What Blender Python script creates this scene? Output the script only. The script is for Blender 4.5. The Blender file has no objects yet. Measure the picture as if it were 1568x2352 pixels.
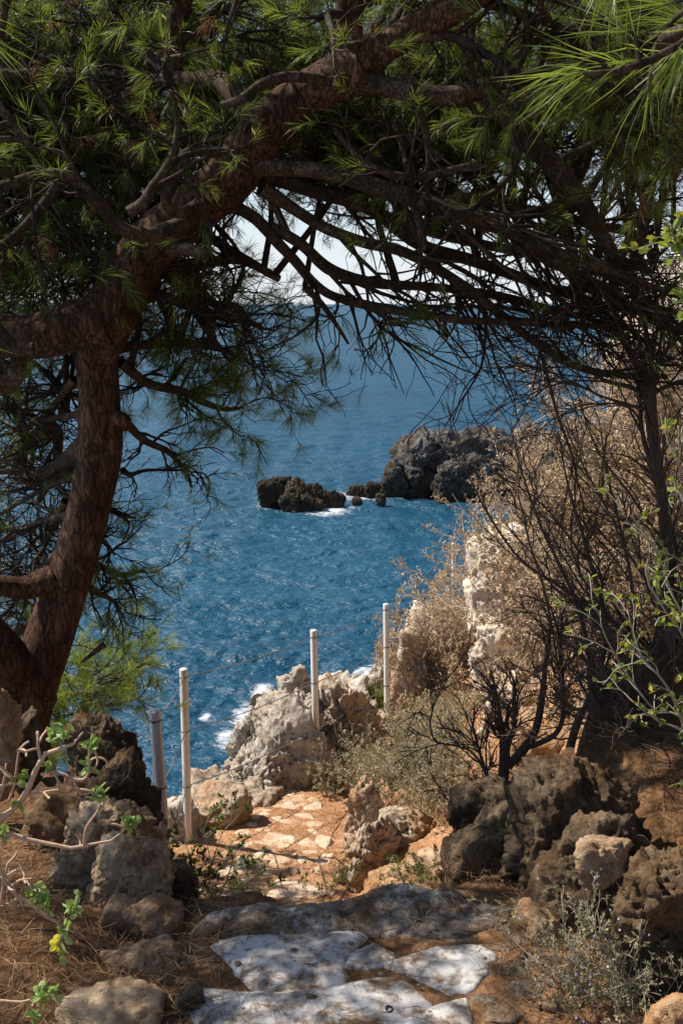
import bpy, math
import numpy as np
R = math.radians
sc = bpy.context.scene
rng = np.random.default_rng(7)

# ------------------------------------------------------------------ camera maths
PITCH = R(11.8); FL = 35.0; K = 24.0/1568
CP, SP = math.cos(PITCH), math.sin(PITCH)
def P(sx, sy, d):
    """world point seen at (sx, sy) of the 1568-wide photograph, d metres ahead of the viewpoint"""
    cx = (sx-784)*K; cy = (1176-sy)*K
    y = FL*CP + cy*SP; z = -FL*SP + cy*CP
    s = d/y
    return np.array([cx*s, d, z*s])
def M1(sy, d):
    """metres per photograph pixel at that depth"""
    cy = (1176-sy)*K
    return K*d/(FL*CP + cy*SP)

# ------------------------------------------------------------------ noise
_r = np.random.default_rng(99)
_perm = np.concatenate([_r.permutation(256)]*3)
_g = _r.normal(size=(256,3)); _g /= np.linalg.norm(_g, axis=1)[:,None]
_cell = _r.random((256,3))
def perlin(p):
    p = np.asarray(p, float); i = np.floor(p).astype(int); f = p-i; i &= 255
    u = f*f*f*(f*(f*6-15)+10)
    out = 0
    for dx in (0,1):
        for dy in (0,1):
            for dz in (0,1):
                h = _perm[_perm[_perm[i[:,0]+dx]+i[:,1]+dy]+i[:,2]+dz]
                g = _g[h]
                d = (g*(f-np.array([dx,dy,dz]))).sum(1)
                w = (u[:,0] if dx else 1-u[:,0])*(u[:,1] if dy else 1-u[:,1])*(u[:,2] if dz else 1-u[:,2])
                out = out + w*d
    return out*1.6
def fbm(p, o=4, gain=.5, ridged=False):
    a = 1; s = 0; t = 0; p = np.asarray(p, float).copy()
    for k in range(o):
        n = perlin(p)
        s = s + a*((1-2*np.abs(n)) if ridged else n); t += a
        a *= gain; p = p*2.03+17.3
    return s/t
def worley(p):
    p = np.asarray(p, float); i = np.floor(p).astype(int); f = p-i
    f1 = np.full(len(p), 9.); f2 = f1.copy()
    for dx in (-1,0,1):
        for dy in (-1,0,1):
            for dz in (-1,0,1):
                j = (i+np.array([dx,dy,dz])) & 255
                c = _cell[_perm[_perm[_perm[j[:,0]]+j[:,1]]+j[:,2]]]
                d = np.linalg.norm(c+np.array([dx,dy,dz])-f, axis=1)
                m = d < f1
                f2 = np.where(m, f1, np.minimum(f2, d)); f1 = np.where(m, d, f1)
    return f1, f2
def facets(p, seed=0):
    """broken-stone relief: every cell is a tilted plane with its own offset"""
    p = np.asarray(p, float)+seed; i = np.floor(p).astype(int); f = p-i
    best = np.full(len(p), 9.); val = np.zeros(len(p))
    for dx in (-1,0,1):
        for dy in (-1,0,1):
            for dz in (-1,0,1):
                j = (i+np.array([dx,dy,dz])) & 255
                h = _perm[_perm[_perm[j[:,0]]+j[:,1]]+j[:,2]]
                o = f-(_cell[h]+np.array([dx,dy,dz])); d = np.linalg.norm(o, axis=1)
                m = d < best
                val = np.where(m, (_cell[h][:,0]-.5)*.55+(o*_g[h]).sum(1)*.75, val); best = np.where(m, d, best)
    return val
def sstep(a, b, x):
    t = np.clip((x-a)/(b-a), 0, 1); return t*t*(3-2*t)
def norm(v):
    return v/np.maximum(np.linalg.norm(v, axis=-1, keepdims=True), 1e-9)

# ------------------------------------------------------------------ objects
def set_tag(o, label=None, cat=None, group=None, kind=None):
    for k, v in (('label',label),('category',cat),('group',group),('kind',kind)):
        if v: o[k] = v
    return o
def thing(name, loc, label, cat, group=None):
    o = bpy.data.objects.new(name, None); o.location = loc; o.empty_display_size = .1
    sc.collection.objects.link(o)
    return set_tag(o, label, cat, group)
def off(o):
    p = np.zeros(3)
    while o is not None:
        p = p+np.array(o.location); o = o.parent
    return p
def mesh(name, V, faces, mat, parent=None, loc=None, smooth=True, tone=None, mats=None, midx=None):
    """V: world vertices; faces: list of int arrays (n x 3 or n x 4)"""
    V = np.asarray(V, float)
    base = off(parent) if parent is not None else np.zeros(3)
    loc = np.zeros(3) if loc is None else np.asarray(loc, float)-base
    Vl = (V-base-loc).astype(np.float32)
    me = bpy.data.meshes.new(name)
    me.vertices.add(len(Vl)); me.vertices.foreach_set('co', Vl.ravel())
    faces = [np.asarray(f) for f in faces if len(f)]
    nl = sum(f.size for f in faces); nf = sum(len(f) for f in faces)
    me.loops.add(nl); me.polygons.add(nf)
    me.loops.foreach_set('vertex_index', np.concatenate([f.ravel() for f in faces]).astype(np.int32))
    st = []; a = 0
    for f in faces:
        st.append(a+np.arange(len(f))*f.shape[1]); a += f.size
    me.polygons.foreach_set('loop_start', np.concatenate(st).astype(np.int32))
    me.polygons.foreach_set('use_smooth', np.full(nf, bool(smooth)))
    for m in (mats or [mat]): me.materials.append(m)
    if midx is not None: me.polygons.foreach_set('material_index', np.asarray(midx, np.int32))
    if tone is not None:
        at = me.attributes.new('tone', 'FLOAT', 'POINT'); at.data.foreach_set('value', np.asarray(tone, np.float32))
    me.update(calc_edges=True)
    o = bpy.data.objects.new(name, me); sc.collection.objects.link(o)
    o.location = loc
    if parent is not None: o.parent = parent
    return o
class Geo:
    def __init__(s): s.V=[]; s.Q=[]; s.T=[]; s.tone=[]; s.n=0
    def add(s, V, Q=None, T=None, tone=None):
        V = np.asarray(V, float).reshape(-1,3)
        if Q is not None and len(Q): s.Q.append(np.asarray(Q)+s.n)
        if T is not None and len(T): s.T.append(np.asarray(T)+s.n)
        s.V.append(V); s.tone.append(np.full(len(V), .5) if tone is None else np.asarray(tone, float)); s.n += len(V)
        return s
    def build(s, name, mat, parent=None, loc=None, smooth=True):
        if not s.n: return None
        F = []
        if s.Q: F.append(np.concatenate(s.Q))
        if s.T: F.append(np.concatenate(s.T))
        return mesh(name, np.concatenate(s.V), F, mat, parent, loc, smooth, np.concatenate(s.tone))

def resample(pts, n):
    """Catmull-Rom through pts, n points evenly spaced"""
    p = np.asarray(pts, float)
    q = np.vstack([2*p[0]-p[1], p, 2*p[-1]-p[-2]])
    out = []
    for i in range(1, len(q)-2):
        t = np.linspace(0,1,16,endpoint=False)[:,None]
        a,b,c,d = q[i-1],q[i],q[i+1],q[i+2]
        out.append(.5*((2*b)+(-a+c)*t+(2*a-5*b+4*c-d)*t**2+(-a+3*b-3*c+d)*t**3))
    out = np.vstack(out+[p[-1:]])
    L = np.concatenate([[0], np.cumsum(np.linalg.norm(np.diff(out[:,:3],axis=0),axis=1))])
    u = np.linspace(0, L[-1], n)
    return np.stack([np.interp(u, L, out[:,k]) for k in range(out.shape[1])], 1)

def tubes(Pn, Rn, sides=4, cap=False):
    """many tubes at once: Pn M,N,3  Rn M,N -> V, Q"""
    Pn = np.asarray(Pn, float); Rn = np.asarray(Rn, float)
    Mn, N = Rn.shape
    T = np.gradient(Pn, axis=1); T = norm(T)
    mean = norm(T.mean(1))
    ax = np.argmin(np.abs(mean), axis=1)
    ref = np.eye(3)[ax][:,None,:].repeat(N,1)
    A = norm(np.cross(T, ref)); B = np.cross(T, A)
    for i in range(1, N):      # keep the frame from flipping
        a = A[:,i-1]-(A[:,i-1]*T[:,i]).sum(-1,keepdims=True)*T[:,i]
        A[:,i] = norm(a); B[:,i] = np.cross(T[:,i], A[:,i])
    th = np.arange(sides)/sides*2*np.pi
    V = Pn[:,:,None,:] + Rn[:,:,None,None]*(np.cos(th)[None,None,:,None]*A[:,:,None,:]+np.sin(th)[None,None,:,None]*B[:,:,None,:])
    idx = np.arange(Mn*N*sides).reshape(Mn,N,sides)
    nx = np.roll(idx,-1,axis=2)
    Q = np.stack([idx[:,:-1],nx[:,:-1],nx[:,1:],idx[:,1:]],-1).reshape(-1,4)
    V = V.reshape(-1,3)
    if cap:
        c0 = len(V); V = np.vstack([V, Pn[:,0], Pn[:,-1]])
        a = np.stack([nx[:,0],idx[:,0],np.full((Mn,sides),0)+c0+np.arange(Mn)[:,None]],-1).reshape(-1,3)
        b = np.stack([idx[:,-1],nx[:,-1],np.full((Mn,sides),0)+c0+Mn+np.arange(Mn)[:,None]],-1).reshape(-1,3)
        return V, Q, np.vstack([a,b])
    return V, Q

def grow(PP, PR, n, t0, t1, ang, lenf, rf, rtip, wander=.12, trop=(0,0,0), N=7, g=None, absl=None, flat=None):
    """children of every polyline of PP (M,N,3)"""
    g = g or rng
    PP = np.asarray(PP, float); Mn, NP, _ = PP.shape
    k = np.repeat(np.arange(Mn), n); Kn = len(k)
    t = g.uniform(t0, t1, Kn); f = t*(NP-1); i = np.minimum(f.astype(int), NP-2); w = (f-i)[:,None]
    pos = PP[k,i]*(1-w)+PP[k,i+1]*w
    tan = norm(PP[k,i+1]-PP[k,i])
    pr = PR[k,i]*(1-w[:,0])+PR[k,i+1]*w[:,0]
    r = g.normal(size=(Kn,3))
    if flat is not None: r[:,2] *= flat
    perp = norm(r-(r*tan).sum(1,keepdims=True)*tan)
    a = g.uniform(ang[0], ang[1], Kn)[:,None]
    d = norm(np.cos(a)*tan+np.sin(a)*perp)
    pl = np.linalg.norm(np.diff(PP,axis=1),axis=2).sum(1)[k]
    L = (pl*lenf*(1-.45*t) if absl is None else absl)*g.uniform(.55,1.25,Kn)
    out = np.empty((Kn,N,3)); out[:,0] = pos
    trop = np.asarray(trop, float)
    bend = g.normal(size=(Kn,3))*wander*.7
    for s in range(1,N):
        d = norm(d+g.normal(size=(Kn,3))*wander+bend+trop)
        pos = pos+d*(L/(N-1))[:,None]; out[:,s] = pos
    r0 = np.clip(pr*rf, rtip, None)
    Rr = r0[:,None]*(1-np.linspace(0,1,N)**1.2*.0)[None]
    Rr = r0[:,None]+(rtip-r0)[:,None]*np.linspace(0,1,N)[None]
    return out, Rr

def needle_geo(geo, base, d, L, w, droop=.15, tone=None, g=None):
    g = g or rng
    Kn = len(base)
    d = norm(d)
    s = norm(np.cross(d, g.normal(size=(Kn,3))))*w[:,None]*.5
    bow = np.cross(d, norm(g.normal(size=(Kn,3))))*.06
    mid = base+d*(L*.55)[:,None]+bow*L[:,None]+np.array([0,0,-1])*(droop*.25*L)[:,None]
    tip = base+d*L[:,None]+np.array([0,0,-1])*(droop*L)[:,None]
    V = np.stack([base-s*.7, base+s*.7, mid+s, mid-s, tip], 1)
    o = np.arange(Kn)[:,None]*5
    Q = np.concatenate([o, o+1, o+2, o+3], 1); T = np.concatenate([o+3, o+2, o+4], 1)
    tn = g.random(Kn) if tone is None else tone
    geo.add(V.reshape(-1,3), Q, T, np.repeat(tn,5))

def shoots(geo, Pn, per, L, w, spread=(.25,.9), t0=.45, tone=(0,1), droop=.12, g=None):
    """needles clothing the outer part of each twig polyline"""
    g = g or rng
    Pn = np.asarray(Pn, float); Mn, N, _ = Pn.shape
    if not Mn: return
    k = np.repeat(np.arange(Mn), per); Kn = len(k)
    t = t0+(1-t0)*g.random(Kn)**.75; f = t*(N-1); i = np.minimum(f.astype(int), N-2); ww = (f-i)[:,None]
    pos = Pn[k,i]*(1-ww)+Pn[k,i+1]*ww
    tan = norm(Pn[k,i+1]-Pn[k,i])
    r = g.normal(size=(Kn,3)); perp = norm(r-(r*tan).sum(1,keepdims=True)*tan)
    a = (spread[0]+(spread[1]-spread[0])*g.random(Kn)*(1.15-.6*(t-t0)/(1-t0)))[:,None]
    d = np.cos(a)*tan+np.sin(a)*perp
    tb = g.random(Mn)[k]*.6+g.random(Kn)*.4
    needle_geo(geo, pos, d, L*g.uniform(.6,1.15,Kn), np.full(Kn,w), droop, tone[0]+(tone[1]-tone[0])*tb, g)

def leaf_geo(geo, base, d, L, W, tone=None, g=None, cup=.25, round_=False):
    g = g or rng
    Kn = len(base); d = norm(d)
    s = norm(np.cross(d, g.normal(size=(Kn,3)))); n = np.cross(s, d)
    L = L[:,None]; W = W[:,None]
    if round_:
        V = np.stack([base, base+d*L*.35+s*W*.5+n*L*cup*.5, base+d*L*.75+s*W*.42+n*L*cup*.6, base+d*L*1.0+n*L*.1,
                      base+d*L*.75-s*W*.42+n*L*cup*.6, base+d*L*.35-s*W*.5+n*L*cup*.5, base+d*L*.5], 1)
        o = np.arange(Kn)[:,None]*7
        Q = np.vstack([np.concatenate([o,o+1,o+2,o+6],1), np.concatenate([o+6,o+2,o+3,o+4],1), np.concatenate([o,o+6,o+4,o+5],1)])
        nv = 7; T = None
    else:
        V = np.stack([base, base+d*L*.5+s*W*.5+n*L*cup*.4, base+d*L, base+d*L*.5-s*W*.5+n*L*cup*.4], 1)
        o = np.arange(Kn)[:,None]*4
        T = np.vstack([np.concatenate([o,o+1,o+2],1), np.concatenate([o,o+2,o+3],1)]); Q = None; nv = 4
    tn = g.random(Kn) if tone is None else tone
    geo.add(V.reshape(-1,3), Q, T, np.repeat(tn,nv))

def along(Pn, per, t0=.2, t1=1., g=None):
    g = g or rng
    Mn, N, _ = Pn.shape
    k = np.repeat(np.arange(Mn), per); Kn = len(k)
    t = g.uniform(t0,t1,Kn); f = t*(N-1); i = np.minimum(f.astype(int), N-2); w = (f-i)[:,None]
    return Pn[k,i]*(1-w)+Pn[k,i+1]*w, norm(Pn[k,i+1]-Pn[k,i])

# ------------------------------------------------------------------ materials
def new_mat(name):
    m = bpy.data.materials.new(name); m.use_nodes = True
    nt = m.node_tree; nt.nodes.clear()
    out = nt.nodes.new('ShaderNodeOutputMaterial')
    def N(t, **kw):
        n = nt.nodes.new(t)
        for k, v in kw.items():
            if k == 'inp':
                for a, b in v.items(): n.inputs[a].default_value = b
            else: setattr(n, k, v)
        return n
    L = lambda a, b: nt.links.new(a, b)
    return m, nt, out, N, L
def c4(c): return (*c, 1.0) if len(c) == 3 else c
def ramp(N, stops, interp='LINEAR'):
    r = N('ShaderNodeValToRGB'); cr = r.color_ramp; cr.interpolation = interp
    while len(cr.elements) < len(stops): cr.elements.new(.5)
    for e, (p, c) in zip(cr.elements, stops): e.position = p; e.color = c4(c)
    return r
def mix_rgb(N, L, fac, a, b, mode='MIX'):
    n = N('ShaderNodeMix', data_type='RGBA', blend_type=mode)
    for s, v in ((n.inputs[0],fac),(n.inputs[6],a),(n.inputs[7],b)):
        if hasattr(v, 'is_output') or isinstance(v, bpy.types.NodeSocket): L(v, s)
        else: s.default_value = v if not isinstance(v, tuple) else c4(v)
    return n.outputs[2]

def foliage_mat(name, stops, trans=.35, rough=.55, spec=.3, bark=None):
    m, nt, out, N, L = new_mat(name)
    a = N('ShaderNodeAttribute', attribute_name='tone')
    rp = ramp(N, stops); L(a.outputs['Fac'], rp.inputs[0])
    p = N('ShaderNodeBsdfPrincipled', inp={'Roughness':rough,'Specular IOR Level':spec})
    L(rp.outputs[0], p.inputs['Base Color'])
    t = N('ShaderNodeBsdfTranslucent')
    tc = mix_rgb(N, L, .35, rp.outputs[0], (.55,.6,.05), 'MIX') if trans > .3 else rp.outputs[0]
    L(tc, t.inputs[0])
    mx = N('ShaderNodeMixShader', inp={0:trans}); L(p.outputs[0], mx.inputs[1]); L(t.outputs[0], mx.inputs[2])
    L(mx.outputs[0], out.inputs[0])
    return m

def rock_mat(name, dark, mid, light, stain=None, stain_amt=.5, scale=1.0, bump=.6, rough=.9, wet=None, pit=.5):
    m, nt, out, N, L = new_mat(name)
    geo = N('ShaderNodeNewGeometry')
    n1 = N('ShaderNodeTexNoise', inp={'Scale':3.2*scale,'Detail':9,'Roughness':.62}); L(geo.outputs['Position'], n1.inputs[0])
    n2 = N('ShaderNodeTexNoise', inp={'Scale':17*scale,'Detail':8,'Roughness':.7}); L(geo.outputs['Position'], n2.inputs[0])
    v = N('ShaderNodeTexVoronoi', inp={'Scale':26*scale}); L(n2.outputs['Color'], v.inputs[0]);
    vv = N('ShaderNodeTexVoronoi', feature='SMOOTH_F1', inp={'Scale':21*scale,'Smoothness':.4})
    wm = N('ShaderNodeVectorMath', operation='MULTIPLY_ADD'); L(n2.outputs['Color'], wm.inputs[0]); wm.inputs[1].default_value = (.09/scale,)*3; L(geo.outputs['Position'], wm.inputs[2])
    L(wm.outputs[0], vv.inputs[0])
    mx = N('ShaderNodeMath', operation='MULTIPLY_ADD', inp={1:.55}); L(n2.outputs[0], mx.inputs[0]); 
    m2 = N('ShaderNodeMath', operation='MULTIPLY', inp={1:.5}); L(n1.outputs[0], m2.inputs[0]); L(m2.outputs[0], mx.inputs[2])
    rp = ramp(N, [(.36,dark),(.50,mid),(.64,light)]); L(mx.outputs[0], rp.inputs[0])
    col = rp.outputs[0]
    # pits are darker than the stone around them
    pr = ramp(N, [(.05,(0,0,0)),(.30,(1,1,1))]); L(vv.outputs[0], pr.inputs[0])
    inv = N('ShaderNodeMath', operation='MULTIPLY_ADD', inp={1:-pit,2:pit}); L(pr.outputs[0], inv.inputs[0])
    col = mix_rgb(N, L, inv.outputs[0], col, tuple(x*.45 for x in dark))
    if stain:
        n3 = N('ShaderNodeTexNoise', inp={'Scale':1.9*scale,'Detail':6,'Roughness':.6}); 
        off_ = N('ShaderNodeVectorMath', operation='ADD'); off_.inputs[1].default_value = (31,7,13); L(geo.outputs['Position'], off_.inputs[0]); L(off_.outputs[0], n3.inputs[0])
        sr = ramp(N, [(.62-.3*stain_amt,(0,0,0)),(.80-.3*stain_amt,(1,1,1))]); L(n3.outputs[0], sr.inputs[0])
        sf = N('ShaderNodeMath', operation='MULTIPLY', inp={1:.85}); L(sr.outputs[0], sf.inputs[0])
        sc_ = mix_rgb(N, L, n2.outputs[0], tuple(x*.6 for x in stain), tuple(min(1,x*1.35) for x in stain))
        col = mix_rgb(N, L, sf.outputs[0], col, sc_)
    if wet is not None:
        sx = N('ShaderNodeSeparateXYZ'); L(geo.outputs['Position'], sx.inputs[0])
        ad = N('ShaderNodeMath', operation='MULTIPLY_ADD', inp={1:1.6}); L(n1.outputs[0], ad.inputs[0]); L(sx.outputs[2], ad.inputs[2])
        mr = N('ShaderNodeMapRange', inp={1:wet[0]+.8,2:wet[1]+.8,3:1.0,4:0.0}); L(ad.outputs[0], mr.inputs[0])
        wc = mix_rgb(N, L, n2.outputs[0], (.012,.011,.010), (.075,.060,.040))
        col = mix_rgb(N, L, mr.outputs[0], col, wc)
    p = N('ShaderNodeBsdfPrincipled', inp={'Roughness':rough,'Specular IOR Level':.25}); L(col, p.inputs['Base Color'])
    hs = N('ShaderNodeMath', operation='MULTIPLY_ADD', inp={1:.5}); L(pr.outputs[0], hs.inputs[0]); L(n2.outputs[0], hs.inputs[2])
    n5 = N('ShaderNodeTexNoise', inp={'Scale':90*scale,'Detail':5,'Roughness':.7}); L(geo.outputs['Position'], n5.inputs[0])
    h2 = N('ShaderNodeMath', operation='MULTIPLY_ADD', inp={1:.25}); L(n5.outputs[0], h2.inputs[0]); L(hs.outputs[0], h2.inputs[2])
    b = N('ShaderNodeBump', inp={'Strength':bump,'Distance':.05/scale}); L(h2.outputs[0], b.inputs['Height']); L(b.outputs[0], p.inputs['Normal'])
    L(p.outputs[0], out.inputs[0])
    return m

def bark_mat(name, a, b, c, sc_=14, stretch=.35, bump=.8, crack=.5):
    m, nt, out, N, L = new_mat(name)
    tc = N('ShaderNodeTexCoord')
    mp = N('ShaderNodeMapping'); mp.inputs['Scale'].default_value = (1,1,stretch); L(tc.outputs['Object'], mp.inputs[0])
    n1 = N('ShaderNodeTexNoise', inp={'Scale':sc_*.9,'Detail':9,'Roughness':.7}); L(mp.outputs[0], n1.inputs[0])
    n3 = N('ShaderNodeTexNoise', inp={'Scale':sc_*.25,'Detail':4,'Roughness':.6}); L(tc.outputs['Object'], n3.inputs[0])
    wm = N('ShaderNodeVectorMath', operation='MULTIPLY_ADD'); L(n1.outputs['Color'], wm.inputs[0]); wm.inputs[1].default_value=(1.6/sc_,)*3; L(mp.outputs[0], wm.inputs[2])
    v = N('ShaderNodeTexVoronoi', feature='DISTANCE_TO_EDGE', inp={'Scale':sc_*2.6}); L(wm.outputs[0], v.inputs[0])
    f = N('ShaderNodeMath', operation='MULTIPLY_ADD', inp={1:.6}); L(n1.outputs[0], f.inputs[0])
    f2 = N('ShaderNodeMath', operation='MULTIPLY', inp={1:.4}); L(n3.outputs[0], f2.inputs[0]); L(f2.outputs[0], f.inputs[2])
    rp = ramp(N, [(.36,a),(.5,b),(.62,c)]); L(f.outputs[0], rp.inputs[0])
    er = ramp(N, [(0,(1,1,1)),(.12,(0,0,0))]); L(v.outputs[0], er.inputs[0])
    ef = N('ShaderNodeMath', operation='MULTIPLY', inp={1:crack}); L(er.outputs[0], ef.inputs[0])
    col = mix_rgb(N, L, ef.outputs[0], rp.outputs[0], tuple(x*.4 for x in a))
    p = N('ShaderNodeBsdfPrincipled', inp={'Roughness':.88,'Specular IOR Level':.2}); L(col, p.inputs['Base Color'])
    h = N('ShaderNodeMath', operation='MULTIPLY_ADD', inp={1:-.35}); L(er.outputs[0], h.inputs[0]); L(n1.outputs[0], h.inputs[2])
    b_ = N('ShaderNodeBump', inp={'Strength':bump,'Distance':.02}); L(h.outputs[0], b_.inputs['Height']); L(b_.outputs[0], p.inputs['Normal'])
    L(p.outputs[0], out.inputs[0])
    return m
def plain_mat(name, col, rough=.6, metal=0., noise=0., nscale=20, bump=0.):
    m, nt, out, N, L = new_mat(name)
    p = N('ShaderNodeBsdfPrincipled', inp={'Roughness':rough,'Metallic':metal,'Base Color':c4(col)})
    if noise:
        tc = N('ShaderNodeTexCoord'); n = N('ShaderNodeTexNoise', inp={'Scale':nscale,'Detail':6,'Roughness':.65}); L(tc.outputs['Object'], n.inputs[0])
        col_ = mix_rgb(N, L, n.outputs[0], tuple(max(0,x*(1-noise)) for x in col), tuple(min(1,x*(1+noise)) for x in col)); L(col_, p.inputs['Base Color'])
        if bump:
            b = N('ShaderNodeBump', inp={'Strength':bump,'Distance':.01}); L(n.outputs[0], b.inputs['Height']); L(b.outputs[0], p.inputs['Normal'])
    L(p.outputs[0], out.inputs[0])
    return m
# ------------------------------------------------------------------ camera, sun, sky
cam = bpy.data.cameras.new('camera'); co = bpy.data.objects.new('camera', cam); sc.collection.objects.link(co)
cam.sensor_fit = 'VERTICAL'; cam.sensor_height = 36; cam.sensor_width = 24; cam.lens = FL
cam.clip_start = .05; cam.clip_end = 60000
co.rotation_euler = (math.pi/2-PITCH, 0, 0)
sc.camera = co
SUN = norm(np.array([-.93*math.cos(R(50)), .34*math.cos(R(50)), math.sin(R(50))]))
el = math.asin(SUN[2])
sl = bpy.data.lights.new('sun', 'SUN'); so = bpy.data.objects.new('sun', sl); sc.collection.objects.link(so)
sl.energy = 5.0; sl.angle = R(.53); sl.color = (1.0,.90,.77)
so.rotation_euler = Vector(-SUN).to_track_quat('-Z','Y').to_euler() if False else __import__('mathutils').Vector(tuple(-SUN)).to_track_quat('-Z','Y').to_euler()
w = bpy.data.worlds.new('World'); sc.world = w; w.use_nodes = True
wn = w.node_tree; bg = wn.nodes['Background']; sk = wn.nodes.new('ShaderNodeTexSky')
sk.sky_type = 'NISHITA'; sk.sun_disc = False; sk.sun_elevation = el; sk.sun_rotation = math.atan2(SUN[0], SUN[1])
sk.air_density = 1.0; sk.dust_density = .35; sk.ozone_density = 1.5
tcw = wn.nodes.new('ShaderNodeTexCoord'); sxw = wn.nodes.new('ShaderNodeSeparateXYZ'); wn.links.new(tcw.outputs['Generated'], sxw.inputs[0])
mrw = wn.nodes.new('ShaderNodeMapRange'); mrw.inputs[1].default_value = -.02; mrw.inputs[2].default_value = .24; mrw.inputs[3].default_value = .92; mrw.inputs[4].default_value = 0; wn.links.new(sxw.outputs[2], mrw.inputs[0])
mxw = wn.nodes.new('ShaderNodeMix'); mxw.data_type = 'RGBA'; wn.links.new(mrw.outputs[0], mxw.inputs[0]); wn.links.new(sk.outputs[0], mxw.inputs[6]); mxw.inputs[7].default_value = (6.2,6.7,7.5,1)   # sea haze whitening the low sky
wn.links.new(mxw.outputs[2], bg.inputs[0]); bg.inputs[1].default_value = .082
sc.view_settings.view_transform = 'Standard'; sc.view_settings.look = 'None'; sc.view_settings.exposure = .70; sc.view_settings.gamma = 1
sc.cycles.max_bounces = 8; sc.cycles.diffuse_bounces = 3; sc.cycles.glossy_bounces = 3; sc.cycles.transmission_bounces = 4
sc.cycles.use_denoising = True; sc.cycles.use_adaptive_sampling = True

# ------------------------------------------------------------------ terrain height
SEA = -10.0
def xl(y): return np.interp(y, [0,4.2,5.9,6.5,7.0,7.8,8.6,10,12,16], [-1.0,-1.0,-1.12,-.72,-.36,-.05,.28,.9,1.9,3.8])
def xr(y): return np.interp(y, [0,4,5.1,6.3,7.2,8.5,10,16], [.25,.12,-.02,-.10,.18,.95,1.5,2.6])
def zlo(y): return -3.33-.125*(np.clip(y,3.5,12)-5)
def H(x, y):
    x = np.asarray(x, float); y = np.asarray(y, float)
    p = np.stack([x, y, 0*x], -1).reshape(-1,3)
    n1 = fbm(p*1.1, 4).reshape(x.shape); n2 = fbm(p*6+5, 4).reshape(x.shape)
    zl = zlo(y)
    s = x-xr(y)
    bank = .16*sstep(.08,.4,s)+np.clip(s-.2,0,None)*.38+.95*np.clip(s-1.0,0,5)
    z = zl + bank*(1+.25*n1) + n2*.03*sstep(-.1,.3,s) + .012*n2
    # seaward drop
    c = (xl(y)-.30-.25*n1)-x
    z = z - 9.0*sstep(.2,2.6,c) + .25*n2*sstep(0,.4,c)
    far = y-11.2+.4*x*0+.8*n1-.55*np.clip(x-1,0,9)
    z = z - 8.*sstep(0,3.0,far)
    # near terrace
    ye = np.interp(x, [-1.2,-.75,-.45,-.1,.3,.75,1.0,1.6], [4.2,3.7,2.86,2.68,2.74,3.3,3.9,4.6]) + .06*n2
    zu = (-1.60-.055*(np.clip(y,0,3)-2) - .22*np.clip(y-2.05,0,1.3)*sstep(-.25,-.55,x) + .09*sstep(-.45,-.9,x)
          + .22*sstep(.68,1.0,x)*sstep(2.35,2.85,y) + .12*np.clip(x-1.0,0,4)*sstep(1.8,2.6,y) + .035*n1*sstep(.5,1.0,np.abs(x-.1))+.008*n2)
    m = sstep(0,.22,ye-y)
    mL = sstep(0,.9,ye-y+.4)
    m = np.where(x < -.8, mL, m)
    m = m*(1-sstep(1.6,3.2,-x-.55*(y<99)))
    z = np.where(m>0, np.maximum(z, z*(1-m)+zu*m), z)
    return z
def h1(x, y): return float(H(np.array([x]), np.array([y]))[0])

# ------------------------------------------------------------------ sea
def sea_mesh():
    v = np.concatenate([np.linspace(.0016,.02,60,endpoint=False), np.linspace(.02,.62,560)])[::-1]  # tan of the angle below the horizon
    D = np.concatenate([[4.0, 8.0, 12.], np.abs(SEA)/v[v<.75], [9000,14000,30000]]); D = np.unique(D)
    U = np.tan(np.linspace(R(-30),R(30),520))
    U = np.concatenate([[-4,-2,-1.1,-.8],U,[.8,1.1,2,4]])
    Y, Ux = np.meshgrid(D, U, indexing='ij'); X = Ux*(Y+3)
    Z = np.zeros_like(X)
    g = np.random.default_rng(3)
    dy = np.gradient(D)[:,None]; 
    for k in range(70):
        lam = .4*(8/.4)**g.random(); a = g.normal(R(250), .55)
        kx, ky = math.cos(a)*2*math.pi/lam, math.sin(a)*2*math.pi/lam
        amp = .0085*lam**.7*g.uniform(.5,1.2)
        fade = sstep(.55,.25,dy/lam)
        ph = kx*X+ky*Y+g.random()*6.28 + .8*np.sin(X*.11+k)+.8*np.sin(Y*.083+k*2)
        Z += amp*fade*(np.sin(ph)+.35*np.sin(2*ph+1.2))
    p = np.stack([X*.09,Y*.06,0*X],-1).reshape(-1,3)
    Z *= (.75+.6*fbm(p,2).reshape(X.shape))
    V = np.stack([X, Y, SEA+Z], -1).reshape(-1,3)
    n, m_ = X.shape; i = np.arange(n*m_).reshape(n,m_)
    Q = np.stack([i[:-1,:-1], i[:-1,1:], i[1:,1:], i[1:,:-1]], -1).reshape(-1,4)
    return V, Q
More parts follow.
